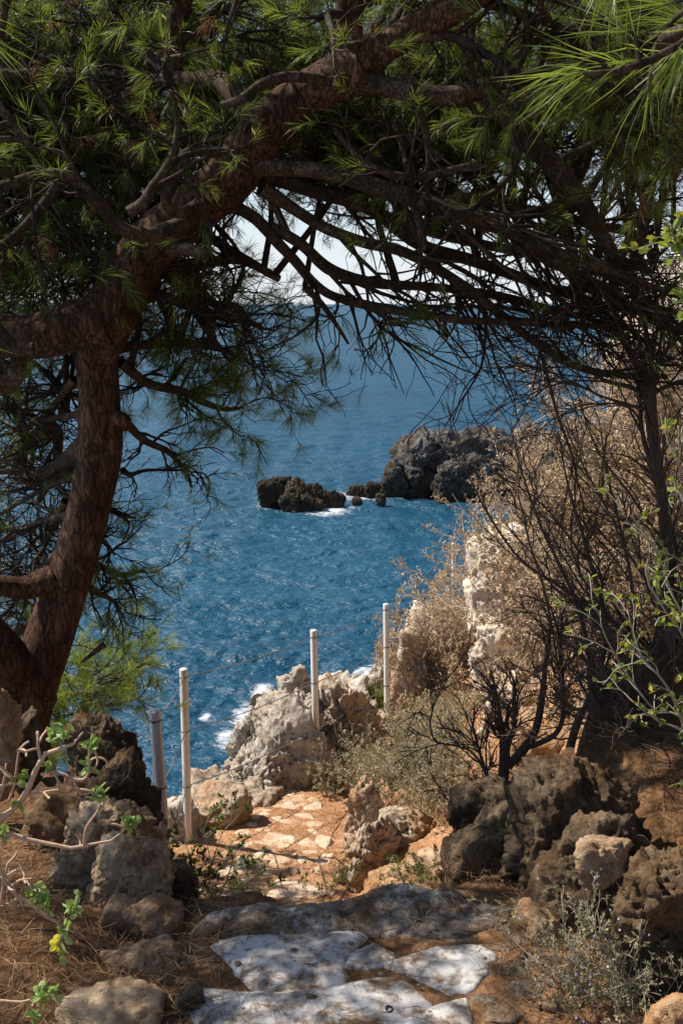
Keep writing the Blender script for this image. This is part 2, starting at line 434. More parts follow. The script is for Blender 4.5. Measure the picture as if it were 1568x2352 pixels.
def sea_material():
    m, nt, out, N, L = new_mat('sea_water')
    geo = N('ShaderNodeNewGeometry')
    p = N('ShaderNodeBsdfPrincipled', inp={'Roughness':.22,'IOR':1.33,'Specular IOR Level':.34})
    mp = N('ShaderNodeMapping'); mp.inputs['Scale'].default_value = (.55,1.0,1); mp.inputs['Rotation'].default_value=(0,0,R(8)); L(geo.outputs['Position'], mp.inputs[0])
    hs = None
    for sc_, amp in ((.3,.6),(1.2,.62),(3.4,.42),(9,.18)):
        n = N('ShaderNodeTexNoise', inp={'Scale':sc_,'Detail':3,'Roughness':.5,'Distortion':.5}); L(mp.outputs[0], n.inputs[0])
        a = N('ShaderNodeMath', operation='MULTIPLY_ADD', inp={1:amp}); L(n.outputs[0], a.inputs[0])
        if hs is not None: L(hs, a.inputs[2])
        else: a.inputs[2].default_value = 0
        hs = a.outputs[0]
    ln0 = N('ShaderNodeVectorMath', operation='LENGTH'); L(geo.outputs['Position'], ln0.inputs[0])
    lod = N('ShaderNodeMapRange', inp={1:25,2:220,3:.42,4:.62}); L(ln0.outputs['Value'], lod.inputs[0])   # unresolved ripples far out widen the reflection
    sp = N('ShaderNodeMapRange', inp={1:30,2:300,3:.48,4:.95}); L(ln0.outputs['Value'], sp.inputs[0]); L(sp.outputs[0], p.inputs['Specular IOR Level'])
    b = N('ShaderNodeBump', inp={'Strength':1.0,'Distance':.42}); L(hs, b.inputs['Height']); L(b.outputs[0], p.inputs['Normal'])
    nb = N('ShaderNodeTexNoise', inp={'Scale':.05,'Detail':3}); L(geo.outputs['Position'], nb.inputs[0])
    water = mix_rgb(N, L, nb.outputs[0], (.003,.038,.078), (.008,.076,.136))
    # foam that gathers around the rocks: distance to each rock, broken by noise
    d = None
    for (cx, cy, rx, ry) in FOAM:
        mm = N('ShaderNodeMapping', vector_type='TEXTURE'); mm.inputs['Location'].default_value = (cx,cy,SEA); mm.inputs['Scale'].default_value = (rx,ry,99); L(geo.outputs['Position'], mm.inputs[0])
        ln = N('ShaderNodeVectorMath', operation='LENGTH'); L(mm.outputs[0], ln.inputs[0])
        if d is None: d = ln.outputs['Value']
        else:
            mn = N('ShaderNodeMath', operation='MINIMUM'); L(d, mn.inputs[0]); L(ln.outputs['Value'], mn.inputs[1]); d = mn.outputs[0]
    fm = N('ShaderNodeMapping'); fm.inputs['Scale'].default_value = (.8,1.25,1); L(geo.outputs['Position'], fm.inputs[0])
    fn = N('ShaderNodeTexNoise', inp={'Scale':1.9,'Detail':9,'Roughness':.74,'Distortion':1.6}); L(fm.outputs[0], fn.inputs[0])
    fa = N('ShaderNodeMath', operation='MULTIPLY_ADD', inp={1:-.42,2:.36}); L(d, fa.inputs[0])
    fb = N('ShaderNodeMath', operation='ADD'); L(fa.outputs[0], fb.inputs[0]); L(fn.outputs[0], fb.inputs[1])
    fr = ramp(N, [(.57,(0,0,0)),(.66,(.35,.35,.35)),(.84,(.85,.85,.85))]); L(fb.outputs[0], fr.inputs[0])
    far = N('ShaderNodeMath', operation='LESS_THAN', inp={1:1.6}); L(d, far.inputs[0])
    ff = N('ShaderNodeMath', operation='MULTIPLY'); L(fr.outputs[0], ff.inputs[0]); L(far.outputs[0], ff.inputs[1])
    # a few small whitecaps far from the rocks
    col = mix_rgb(N, L, ff.outputs[0], water, (.80,.84,.86)); L(col, p.inputs['Base Color'])
    rg = N('ShaderNodeMath', operation='MAXIMUM'); L(ff.outputs[0], rg.inputs[0]); L(lod.outputs[0], rg.inputs[1]); L(rg.outputs[0], p.inputs['Roughness'])
    L(p.outputs[0], out.inputs[0])
    return m
def seaP(sx, sy):
    cx=(sx-784)*K; cy=(1176-sy)*K; y=FL*CP+cy*SP; z=-FL*SP+cy*CP; s=SEA/z
    return cx*s, y*s
FOAM = []
for sx, sy, wpx, hm in ((650,1160,95,1.8),(755,1172,85,2.4),(830,1140,110,2.0),(960,1143,140,1.4),(560,1640,46,1.2),(520,1690,36,1.1),(600,1590,40,.9),(850,1560,60,1.3),(470,1640,20,.4)):
    x, y = seaP(sx, sy); FOAM.append((x, y, wpx*M1(sy,y), hm))
V, Q = sea_mesh()
sea = set_tag(mesh('sea', V, [Q], sea_material()), kind='structure')

# ------------------------------------------------------------------ ground
def ground_material():
    m, nt, out, N, L = new_mat('earth_and_litter')
    geo = N('ShaderNodeNewGeometry'); at = N('ShaderNodeAttribute', attribute_name='tone')
    n1 = N('ShaderNodeTexNoise', inp={'Scale':2.6,'Detail':8,'Roughness':.65}); L(geo.outputs['Position'], n1.inputs[0])
    n2 = N('ShaderNodeTexNoise', inp={'Scale':30,'Detail':8,'Roughness':.7}); L(geo.outputs['Position'], n2.inputs[0])
    v = N('ShaderNodeTexVoronoi', inp={'Scale':60}); L(geo.outputs['Position'], v.inputs[0])
    f = N('ShaderNodeMath', operation='MULTIPLY_ADD', inp={1:.6}); L(n2.outputs[0], f.inputs[0])
    h = N('ShaderNodeMath', operation='MULTIPLY', inp={1:.4}); L(n1.outputs[0], h.inputs[0]); L(h.outputs[0], f.inputs[2])
    earth = ramp(N, [(.36,(.15,.075,.036)),(.5,(.36,.195,.100)),(.64,(.55,.35,.215))]); L(f.outputs[0], earth.inputs[0])
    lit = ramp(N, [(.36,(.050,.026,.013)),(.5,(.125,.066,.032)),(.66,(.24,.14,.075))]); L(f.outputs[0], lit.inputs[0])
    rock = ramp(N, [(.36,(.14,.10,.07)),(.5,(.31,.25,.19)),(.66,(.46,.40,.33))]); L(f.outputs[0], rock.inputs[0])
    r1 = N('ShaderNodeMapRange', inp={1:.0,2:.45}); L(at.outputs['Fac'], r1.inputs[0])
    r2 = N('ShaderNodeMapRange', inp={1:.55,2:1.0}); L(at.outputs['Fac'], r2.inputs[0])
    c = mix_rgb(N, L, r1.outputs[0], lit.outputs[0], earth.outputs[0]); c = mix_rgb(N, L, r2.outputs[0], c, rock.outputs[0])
    p = N('ShaderNodeBsdfPrincipled', inp={'Roughness':.95,'Specular IOR Level':.15}); L(c, p.inputs['Base Color'])
    hh = N('ShaderNodeMath', operation='MULTIPLY_ADD', inp={1:.35}); L(v.outputs[0], hh.inputs[0]); L(n2.outputs[0], hh.inputs[2])
    b = N('ShaderNodeBump', inp={'Strength':.7,'Distance':.03}); L(hh.outputs[0], b.inputs['Height']); L(b.outputs[0], p.inputs['Normal'])
    L(p.outputs[0], out.inputs[0])
    return m
MG = ground_material()
xs = np.concatenate([np.arange(-6,-2,.08), np.arange(-2,2.2,.03), np.arange(2.2,5,.05), np.arange(5,13,.12)])
ys = np.concatenate([np.arange(-2.5,1.2,.1), np.arange(1.2,5,.028), np.arange(5,9,.045), np.arange(9,19,.1)])
Y, X = np.meshgrid(ys, xs, indexing='ij')
Z = H(X, Y)
cl = (xl(Y)-.30)-X
tone = .5+0*X
tone = np.where(zlo(Y)+.9 < Z-.0*X, .5, tone)
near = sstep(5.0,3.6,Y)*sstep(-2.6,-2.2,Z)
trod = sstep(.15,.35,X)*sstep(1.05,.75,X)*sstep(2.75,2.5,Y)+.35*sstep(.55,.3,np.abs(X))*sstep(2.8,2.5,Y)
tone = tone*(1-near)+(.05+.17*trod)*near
tone = np.maximum(tone, sstep(.1,.6,cl)*1.0*(Z<-2.3))
tone = np.maximum(tone, .85*sstep(1.0,2.5,X-xr(Y))*sstep(4.5,6,Y))
i = np.arange(X.size).reshape(X.shape)
Q = np.stack([i[:-1,:-1], i[:-1,1:], i[1:,1:], i[1:,:-1]], -1).reshape(-1,4)
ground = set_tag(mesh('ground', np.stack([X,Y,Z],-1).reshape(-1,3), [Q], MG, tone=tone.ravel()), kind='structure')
# the trodden earth path: a sheet of its own just above the ground
ty = np.arange(3.9, 11, .04); tu = np.linspace(0,1,30)
YY, UU = np.meshgrid(ty, tu, indexing='ij')
XX = (xl(YY)+.02+.06*np.sin(YY*5))*(1-UU)+(xr(YY)+.05+.05*np.sin(YY*7+1))*UU
edge = np.minimum(UU,1-UU)
ZZ = H(XX,YY)+.006+.012*sstep(0,.15,edge)
i = np.arange(XX.size).reshape(XX.shape)
Q = np.stack([i[:-1,:-1], i[:-1,1:], i[1:,1:], i[1:,:-1]], -1).reshape(-1,4)
path = set_tag(mesh('path', np.stack([XX,YY,ZZ],-1).reshape(-1,3), [Q], MG, tone=np.full(XX.size,.5)), kind='structure')

# ------------------------------------------------------------------ fence
MST = plain_mat('galvanised_steel', (.70,.68,.64), .45, .25, .22, 30)
MCB = plain_mat('steel_cable', (.20,.19,.18), .55, .5)
MBK = plain_mat('black_fitting', (.015,.015,.015), .45)
def lathe_post(base, top, r):
    base = np.array(base); top = np.array(top); ax = norm(top-base); Lh = np.linalg.norm(top-base)
    prof = [(r,-.35),(r,Lh-.006),(r*.93,Lh-.001),(r*.55,Lh+.002),(0.0004,Lh+.003)]
    u = norm(np.cross(ax,[0,1,0])); v = np.cross(ax,u); n=28; th=np.arange(n)/n*2*np.pi
    V = np.concatenate([base+ax*h+rr*(np.cos(th)[:,None]*u+np.sin(th)[:,None]*v) for rr,h in prof])
    i = np.arange(len(prof)*n).reshape(-1,n); nx=np.roll(i,-1,1)
    return V, np.stack([i[:-1],nx[:-1],nx[1:],i[1:]],-1).reshape(-1,4)
posts = []
for (tx,ty_),(bx,by_),d,r in (((355,1631),(0,0),4.30,.027),((422,1536),(432,1922),5.92,.0265),((720,1447),(727,1775),7.05,.0265),((886,1387),(889,1655),8.55,.0265),((1041,1247),(1042,1420),11.6,.0265)):
    t = P(tx,ty_,d)
    b = P(bx,by_,d) if bx else t+np.array([.035,.01,-1.06])
    posts.append((b,t,r))
fence = thing('cable_fence', posts[1][0], 'steel post and cable fence along the seaward edge of the stone path', 'fence')
fx = []
for (b,t,r) in posts:
    V,Q = lathe_post(b,t,r)
    po = mesh('post', V, [Q], MST, fence, b)
    Lh = t-b; att=[]
    for f in (.955,.64,.31):
        c = b+Lh*f; att.append(c)
        g = Geo(); th = np.linspace(0,2*np.pi,17)
        ring = c+np.stack([np.cos(th)*(r+.0015), np.sin(th)*(r+.0015), 0*th],1)
        g.add(*tubes(ring[None], np.full((1,17),.0028), 5))
        g.add(*tubes((c+np.array([[0,-r,0],[0.0,-r-.012,0.0]]))[None], np.array([[.005,.004]]), 6))
        g.build('cable_clip', MBK, po, c)
    fx.append(att)
for a in range(len(posts)-1):
    for k in range(3):
        p0, p1 = fx[a][k], fx[a+1][k]; t = np.linspace(0,1,14)[:,None]
        line = p0*(1-t)+p1*t; line[:,2] -= .03*(4*t*(1-t))[:,0]
        V,Q = tubes(line[None], np.full((1,14),.0034), 6)
        mesh('cable', V, [Q], MCB, fence, p0)

# ------------------------------------------------------------------ rocks
GREY = rock_mat('grey_limestone', (.20,.165,.13), (.43,.38,.32), (.62,.57,.50), (.42,.24,.12), .25, 1.0, .8)
GREY2 = rock_mat('ochre_limestone', (.20,.145,.10), (.42,.335,.255), (.60,.53,.44), (.46,.25,.11), .45, 1.3, .8)
PALE = rock_mat('pale_limestone', (.36,.29,.22), (.60,.51,.41), (.72,.65,.55), (.50,.30,.16), .35, .8, .6)
ORNG = rock_mat('orange_rock', (.22,.125,.065), (.43,.27,.15), (.58,.44,.30), (.50,.24,.085), .55, 1.2, .8)
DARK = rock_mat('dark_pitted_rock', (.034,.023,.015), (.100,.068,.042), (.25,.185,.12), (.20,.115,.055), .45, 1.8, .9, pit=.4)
TAN = rock_mat('tan_rock', (.15,.095,.055), (.34,.235,.145), (.53,.42,.29), (.34,.20,.10), .5, 1.8, .7)
SEAR = rock_mat('shore_rock', (.024,.022,.020), (.062,.057,.052), (.22,.205,.19), (.13,.085,.045), .35, .35, 1.0, wet=(SEA+.2,SEA+2.0))
ISLE = rock_mat('wet_dark_rock', (.012,.011,.009), (.042,.034,.025), (.115,.092,.062), (.10,.065,.03), .4, .45, 1.0)
import bmesh
_ico = {}
def ico(sub):
    if sub not in _ico:
        bm = bmesh.new(); bmesh.ops.create_icosphere(bm, subdivisions=sub, radius=1.0)
        V = np.array([v.co[:] for v in bm.verts]); F = np.array([[v.index for v in f.verts] for f in bm.faces]); bm.free()
        _ico[sub] = (V, F)
    return _ico[sub]
def rock_shape(size, seed, sub=5, planes=13, craggy=.10, pits=.05, freq=2.2, power=22, spikes=0., box=True, bulge=1.):
    g = np.random.default_rng(seed); craggy *= 1.35
    U, F = ico(sub)
    n = norm(g.normal(size=(planes,3))); d = g.uniform(.68,1.0,planes)
    if box:
        n = np.vstack([n, norm(np.array([[1,0,0],[-1,0,0],[0,1,0],[0,-1,0],[0,0,1],[0,0,-1]])+g.normal(size=(6,3))*.28)])
        d = np.concatenate([d*1.05, g.uniform(.68,.95,6)])
    acc = (np.clip(U@n.T,1e-3,None)/d)**power
    r = acc.sum(1)**(-1/power); r = np.clip(r,.3,1.25)
    o = g.random(3)*50
    S = np.asarray(size, float)/2
    q = U*r[:,None]*S; sz = S.max()
    qn = q/sz*freq+o
    f1, f2 = worley(qn*1.3)
    wv = qn+.25*np.stack([fbm(qn*1.7,3),fbm(qn*1.7+9,3),fbm(qn*1.7+21,3)],1)
    ly = np.array([1,1,1.+1.1*(1-bulge)]); g1, g2 = worley(wv*1.15*ly); k1, k2 = worley(wv*2.7*ly+5)
    disp = craggy*(.6+.7*bulge)*fbm(qn*.8,6,.58) + bulge*craggy*1.5*(np.clip(g2-g1,0,.4)-.2) + bulge*craggy*.75*(np.clip(k2-k1,0,.4)-.2) - pits*sstep(.38,.1,worley(wv*4.6)[0]) + craggy*.30*fbm(qn*4,5,.62,True)
    fb = 1-.75*bulge; wq = qn+.06*np.stack([fbm(qn*3,3),fbm(qn*3+9,3),fbm(qn*3+21,3)],1)
    disp += fb*craggy*(1.15*facets(wq*np.array([.75,.75,1.0]),3)+.55*facets(wq*np.array([1.7,1.7,2.4]),11)+.22*facets(wq*4.5,19)+.30*fbm(qn*6,5,.66)+.12*fbm(qn*14,3,.6,True))
    q = q + U*(disp*sz)[:,None]
    if spikes:
        f1, f2 = worley(np.stack([qn[:,0]*2.2, qn[:,1]*2.2, qn[:,2]*.5],1))
        q[:,2] += sz*spikes*(sstep(0,.3,f2-f1)*.6+.7*fbm(qn*1.6,4))*np.clip(U[:,2]+.3,0,1)
    return q, F
def rock(name, label, c, size, mat, seed, rotz=0., sub=5, cat='rock', group=None, tilt=(0,0), **kw):
    q, F = rock_shape(size, seed, sub, **kw)
    cx,sx = math.cos(tilt[0]),math.sin(tilt[0]); cy,sy = math.cos(tilt[1]),math.sin(tilt[1]); cz,sz = math.cos(rotz),math.sin(rotz)
    Rm = np.array([[cz,-sz,0],[sz,cz,0],[0,0,1]])@np.array([[cy,0,sy],[0,1,0],[-sy,0,cy]])@np.array([[1,0,0],[0,cx,-sx],[0,sx,cx]])
    q = q@Rm.T+np.asarray(c)
    o = mesh(name, q, [F], mat, None, (c[0],c[1],q[:,2].min()))
    return set_tag(o, label, cat, group)
def rockpx(name, label, box, d, mat, seed, depth=.9, sink=.25, **kw):
    """a rock that fills the box (x0,y0,x1,y1) of the photograph, d metres away"""
    x0,y0,x1,y1 = box; m = M1((y0+y1)/2, d)
    Wd = (x1-x0)*m*1.30; Ht = (y1-y0)*m*1.2
    Hz = Ht*(1+sink); c = P((x0+x1)/2, (y0+y1)/2+ (y1-y0)*sink*.5, d)
    return rock(name, label, c, (Wd, Wd*depth, Hz*1.05), mat, seed, **kw)
# ---- left stack beside the near steps (shade)
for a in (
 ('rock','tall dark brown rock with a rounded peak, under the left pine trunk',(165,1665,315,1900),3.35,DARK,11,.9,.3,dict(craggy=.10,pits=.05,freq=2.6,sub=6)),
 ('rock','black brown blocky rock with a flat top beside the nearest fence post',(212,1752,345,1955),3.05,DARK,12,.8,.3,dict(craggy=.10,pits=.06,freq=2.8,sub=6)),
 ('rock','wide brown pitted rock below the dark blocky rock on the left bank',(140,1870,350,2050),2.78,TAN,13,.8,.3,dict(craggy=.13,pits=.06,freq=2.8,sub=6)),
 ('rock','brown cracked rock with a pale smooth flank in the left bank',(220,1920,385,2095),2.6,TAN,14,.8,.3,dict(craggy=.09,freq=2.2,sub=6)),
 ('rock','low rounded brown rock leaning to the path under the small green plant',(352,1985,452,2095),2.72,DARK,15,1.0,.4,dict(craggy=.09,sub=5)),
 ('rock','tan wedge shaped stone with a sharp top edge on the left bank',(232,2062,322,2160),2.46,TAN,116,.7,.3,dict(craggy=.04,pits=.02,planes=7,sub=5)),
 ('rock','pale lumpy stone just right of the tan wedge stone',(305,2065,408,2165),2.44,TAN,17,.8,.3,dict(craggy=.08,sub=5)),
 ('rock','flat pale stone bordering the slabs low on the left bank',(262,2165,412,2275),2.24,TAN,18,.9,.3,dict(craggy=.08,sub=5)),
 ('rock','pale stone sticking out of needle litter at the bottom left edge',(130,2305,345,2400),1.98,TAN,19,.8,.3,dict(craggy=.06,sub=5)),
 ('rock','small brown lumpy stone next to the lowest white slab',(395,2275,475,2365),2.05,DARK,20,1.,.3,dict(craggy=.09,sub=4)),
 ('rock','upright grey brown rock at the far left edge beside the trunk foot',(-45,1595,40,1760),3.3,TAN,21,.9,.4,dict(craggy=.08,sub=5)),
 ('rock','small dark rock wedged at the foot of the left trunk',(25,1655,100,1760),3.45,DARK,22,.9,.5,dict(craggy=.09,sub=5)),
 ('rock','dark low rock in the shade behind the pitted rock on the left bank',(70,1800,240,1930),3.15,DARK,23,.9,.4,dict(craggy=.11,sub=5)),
 # ---- seaward edge of the path
 ('rock','low pale rock at the foot of the second fence post',(378,1835,450,1930),6.05,GREY,31,1.1,.4,dict(craggy=.12,pits=.06)),
 ('rock','tan crusted low rock right of the second fence post',(440,1825,562,1915),6.25,GREY2,32,.8,.4,dict(craggy=.14,pits=.05)),
 ('rock','grey rough low rock at the seaward edge behind the crusted rock',(435,1778,535,1870),6.75,GREY,33,.9,.4,dict(craggy=.13,pits=.07)),
 ('rock','small white rounded stone between the crusted rock and the outcrop',(492,1802,560,1858),6.6,PALE,34,.9,.5,dict(craggy=.07)),
 ('rock','large grey slanting block with a smooth brown side facing the path',(592,1655,742,1845),7.05,GREY,35,.75,.25,dict(craggy=.09,pits=.03,planes=9,sub=6,tilt=(0,-.25),bulge=.35)),
 ('rock','sunlit grey karst block at the top of the path edge outcrop',(600,1605,738,1760),7.5,GREY,36,.8,.3,dict(craggy=.14,pits=.08,freq=2.8,sub=6)),
 ('rock','grey peaked rock crowning the outcrop by the third fence post',(642,1552,716,1670),7.8,GREY,37,.8,.5,dict(craggy=.14,pits=.06,freq=2.2)),
 ('rock','grey lumpy rock on the seaward flank of the outcrop',(535,1665,630,1790),7.45,GREY,38,.9,.4,dict(craggy=.15,pits=.08,freq=2.8,sub=6)),
 ('rock','grey knobbly rock low on the outcrop above the white water',(522,1735,640,1850),7.0,GREY,39,.9,.4,dict(craggy=.15,pits=.08,freq=2.8,sub=6)),
 ('rock','brown crusted rock between the outcrop and the earth path',(545,1800,650,1880),6.7,GREY2,40,.8,.5,dict(craggy=.13)),
 ('rock','reddish craggy rock wall right of the third fence post',(735,1585,860,1775),7.75,GREY2,41,.9,.4,dict(craggy=.15,pits=.06,freq=2.6,sub=6)),
 ('rock','reddish low rock between the third and fourth fence posts',(820,1625,905,1730),8.3,GREY2,42,.9,.4,dict(craggy=.13,pits=.05)),
 ('rock','grey jagged rock with spiky top behind the third fence post',(728,1560,842,1690),9.0,GREY,43,1.2,.5,dict(craggy=.15,pits=.07,spikes=.12)),
 ('rock','grey jagged low rock by the yellow green sea fennel',(800,1558,905,1680),9.4,GREY,44,1.2,.5,dict(craggy=.15,pits=.07,spikes=.10)),
 ('rock','black wet rock with a flat top beyond the outcrop peak',(578,1592,668,1640),9.6,ISLE,45,.7,.9,dict(craggy=.10,spikes=.05)),
 ('rock','darker brown rock slab standing right of the fourth fence post',(893,1508,985,1665),9.0,GREY2,46,.8,.3,dict(craggy=.09,planes=9)),
 ('rock','tall pale pinkish rock above the brown slab by the fourth post',(915,1390,1030,1570),9.8,PALE,47,.8,.4,dict(craggy=.07)),
 # ---- bank on the landward side of the path
 ('rock','sunlit ochre rock stack on the landward edge of the path',(788,1903,888,2062),5.35,GREY2,51,.8,.2,dict(craggy=.14,pits=.05,freq=2.6,sub=6)),
 ('rock','ochre dome shaped rock with furrowed face on the landward bank',(878,1872,1000,2000),5.5,GREY2,52,.8,.3,dict(craggy=.10,freq=2.6,sub=6)),
 ('rock','small knobbly rock pillar at the near end of the herb patch',(802,1797,860,1900),5.75,GREY2,53,.9,.3,dict(craggy=.17,pits=.07,freq=2.0)),
 ('rock','orange low rock below the furrowed dome rock',(850,1985,990,2085),5.0,ORNG,54,.8,.4,dict(craggy=.10,sub=5)),
 ('rock','orange stepped rock right of the path under the dark overhang',(960,1960,1090,2075),4.8,ORNG,55,.8,.4,dict(craggy=.12,sub=5)),
 ('rock','brown shaded boulder half buried among the grey green herbs',(915,1725,1060,1850),6.3,DARK,56,.9,.4,dict(craggy=.10)),
 # ---- pale boulders among the shrubs
 ('boulder','big pale overhanging boulder with a smooth left edge above the path',(1080,1215,1215,1470),7.5,PALE,61,.8,.15,dict(craggy=.07,pits=.03,planes=9,sub=6)),
 ('boulder','pale fluted boulder directly beneath the big overhanging boulder',(1105,1420,1230,1590),7.35,PALE,62,.8,.2,dict(craggy=.12,sub=6)),
 ('boulder','cream split boulder standing on the hillside above the orange earth',(1108,1545,1245,1695),6.9,PALE,63,.8,.3,dict(craggy=.09,sub=6)),
 ('boulder','pale rock ridge poking out of the dry shrubs high on the right',(1378,1095,1510,1260),8.6,PALE,64,.8,.3,dict(craggy=.10)),
 ('boulder','pale pinkish cliff block at the upper right edge behind branches',(1420,720,1680,1000),12.5,PALE,65,.8,.3,dict(craggy=.10,sub=6)),
 ('boulder','high pinkish rock at the right edge just under the pine canopy',(1500,600,1720,800),13.5,PALE,66,.8,.5,dict(craggy=.10,sub=6)),
 ('boulder','cream rock behind the green leaved shrub at the right edge',(1480,1330,1640,1560),6.6,PALE,67,.8,.3,dict(craggy=.09)),
 ('boulder','orange brown shaded rock behind the dark woody stems',(1160,1640,1385,1790),5.6,ORNG,68,.7,.3,dict(craggy=.08)),
 ('boulder','pale brown rock behind the dark stems near the right edge',(1330,1560,1480,1780),5.4,TAN,69,.8,.3,dict(craggy=.10)),
 # ---- dark boulders in the right foreground
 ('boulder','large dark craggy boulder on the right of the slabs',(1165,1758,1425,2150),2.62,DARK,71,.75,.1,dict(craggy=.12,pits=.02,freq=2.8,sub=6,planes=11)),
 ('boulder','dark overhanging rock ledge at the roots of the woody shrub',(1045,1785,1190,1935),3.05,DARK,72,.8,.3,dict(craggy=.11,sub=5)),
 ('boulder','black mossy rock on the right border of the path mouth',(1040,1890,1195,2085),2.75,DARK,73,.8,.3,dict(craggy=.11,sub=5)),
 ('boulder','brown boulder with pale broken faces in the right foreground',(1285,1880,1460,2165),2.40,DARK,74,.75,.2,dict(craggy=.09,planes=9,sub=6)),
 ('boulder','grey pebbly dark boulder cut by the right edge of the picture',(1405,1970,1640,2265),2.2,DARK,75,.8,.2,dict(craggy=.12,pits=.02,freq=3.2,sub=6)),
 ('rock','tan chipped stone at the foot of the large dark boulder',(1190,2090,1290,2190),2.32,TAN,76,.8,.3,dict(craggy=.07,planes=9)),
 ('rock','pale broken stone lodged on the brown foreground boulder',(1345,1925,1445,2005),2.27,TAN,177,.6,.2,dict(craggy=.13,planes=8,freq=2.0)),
 ('rock','ochre lump of earth and stone in the bottom right corner',(1500,2285,1620,2400),1.75,ORNG,78,.9,.3,dict(craggy=.09)),
):
    kw = dict(a[8]); kw.setdefault('pits', .05 if a[4] in (GREY,GREY2) else .02); kw.setdefault('bulge', 1. if a[4] is GREY else .5 if a[4] is GREY2 else .05)
    rockpx(a[0], a[1], a[2], a[3], a[4], a[5], depth=a[6], sink=a[7], **kw)

# ---- rocks in the sea
def searock(name, label, parts, mat, cat='rock', seed=0):
    """one mass made of several fused humps, given as boxes of the photograph with the distance of their waterline"""
    g = Geo()
    for k,(box,dd,dep,kw) in enumerate(parts):
        x0,y0,x1,y1 = box; m = M1((y0+y1)/2, dd)
        Wd=(x1-x0)*m*1.05; Ht=(y1-y0)*m; c = P((x0+x1)/2,(y0+y1)/2+(y1-y0)*.2,dd)
        q,F = rock_shape((Wd,Wd*dep,Ht*1.45), seed+k, kw.pop('sub',6), **kw)
        g.add(q+c, None, F)
    V = np.concatenate(g.V)
    o = g.build(name, mat, None, (V[:,0].mean(),V[:,1].mean(),SEA))
    return set_tag(o, label, cat)
S = dict(craggy=.13,pits=.04,freq=3.0,spikes=.24,bulge=.35)
searock('sea_rock','jagged black rock islet ringed by white surf in the open water',[
 ((587,1098,668,1165),49.5,.8,dict(S)),((640,1112,745,1172),49.,.7,dict(S)),((700,1108,752,1170),49.3,.8,dict(S)),((735,1128,795,1165),49.,.6,dict(S)),((650,1140,740,1178),48.3,.5,dict(S))], ISLE, seed=200)
C = dict(craggy=.12,pits=.03,freq=2.6,spikes=.02,bulge=.2)
searock('headland','grey topped dark rock headland rising from the sea behind the shrubs',[
 ((892,1012,1010,1150),52.5,.9,dict(C)),((950,990,1110,1150),53.5,.9,dict(C)),((1050,975,1200,1150),55.,.9,dict(C)),((1120,990,1320,1160),57.,.9,dict(C)),
 ((915,1000,1210,1155),54.0,.5,dict(C)),((870,1070,935,1148),51.5,.8,dict(C)),((990,1050,1110,1160),50.5,.8,dict(C)),((1250,1000,1460,1180),58.,.9,dict(C))], SEAR, cat='headland', seed=230)
searock('sea_rock','low brown weedy reef running out from the headland foot',[((795,1118,850,1140),51.8,.6,dict(S)),((835,1108,885,1140),51.6,.6,dict(S))], ISLE, seed=260)
searock('sea_rock','small pointed black rock in the foam before the headland',[((862,1135,888,1156),49.6,.7,dict(S,sub=4))], ISLE, seed=270)
searock('sea_rock','tiny flat black rock awash between islet and headland',[((806,1142,832,1158),49.4,.7,dict(S,sub=4))], ISLE, seed=275)

# ------------------------------------------------------------------ slabs and path stones
def slab_mat():
    m, nt, out, N, L = new_mat('white_slab')
    geo = N('ShaderNodeNewGeometry')
    n1 = N('ShaderNodeTexNoise', inp={'Scale':9,'Detail':9,'Roughness':.72,'Distortion':.4}); L(geo.outputs['Position'], n1.inputs[0])
    n2 = N('ShaderNodeTexNoise', inp={'Scale':40,'Detail':6,'Roughness':.7}); L(geo.outputs['Position'], n2.inputs[0])
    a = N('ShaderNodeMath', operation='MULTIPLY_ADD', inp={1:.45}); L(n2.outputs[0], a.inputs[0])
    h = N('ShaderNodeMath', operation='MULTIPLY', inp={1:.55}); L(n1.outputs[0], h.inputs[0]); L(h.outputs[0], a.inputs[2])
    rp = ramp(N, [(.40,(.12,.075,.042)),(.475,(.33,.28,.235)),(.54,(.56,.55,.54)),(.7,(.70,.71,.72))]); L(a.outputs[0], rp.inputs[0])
    p = N('ShaderNodeBsdfPrincipled', inp={'Roughness':.75,'Specular IOR Level':.3}); L(rp.outputs[0], p.inputs['Base Color'])
    b = N('ShaderNodeBump', inp={'Strength':.6,'Distance':.012}); L(a.outputs[0], b.inputs['Height']); L(b.outputs[0], p.inputs['Normal'])
    L(p.outputs[0], out.inputs[0]); return m
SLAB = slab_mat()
STEP = rock_mat('streaked_step_rock', (.075,.046,.028), (.23,.185,.145), (.70,.69,.67), (.15,.082,.04), .6, 2.4, .9)
def on_ground(sx, sy, lo=1.2, hi=16):
    """where the sight line through the photograph point meets the ground"""
    d = np.linspace(lo, hi, 700); pts = np.array([P(sx,sy,k) for k in d])
    z = H(pts[:,0], pts[:,1]); hit = np.nonzero(pts[:,2] <= z)[0]
    return pts[hit[0]] if len(hit) else pts[-1]
def on_terrace(sx, sy):
    cx=(sx-784)*K; cy=(1176-sy)*K; y=FL*CP+cy*SP; z=-FL*SP+cy*CP; m=z/y
    d=(-1.60+.11)/(m+.055); return np.array([cx*d/y, d, m*d])
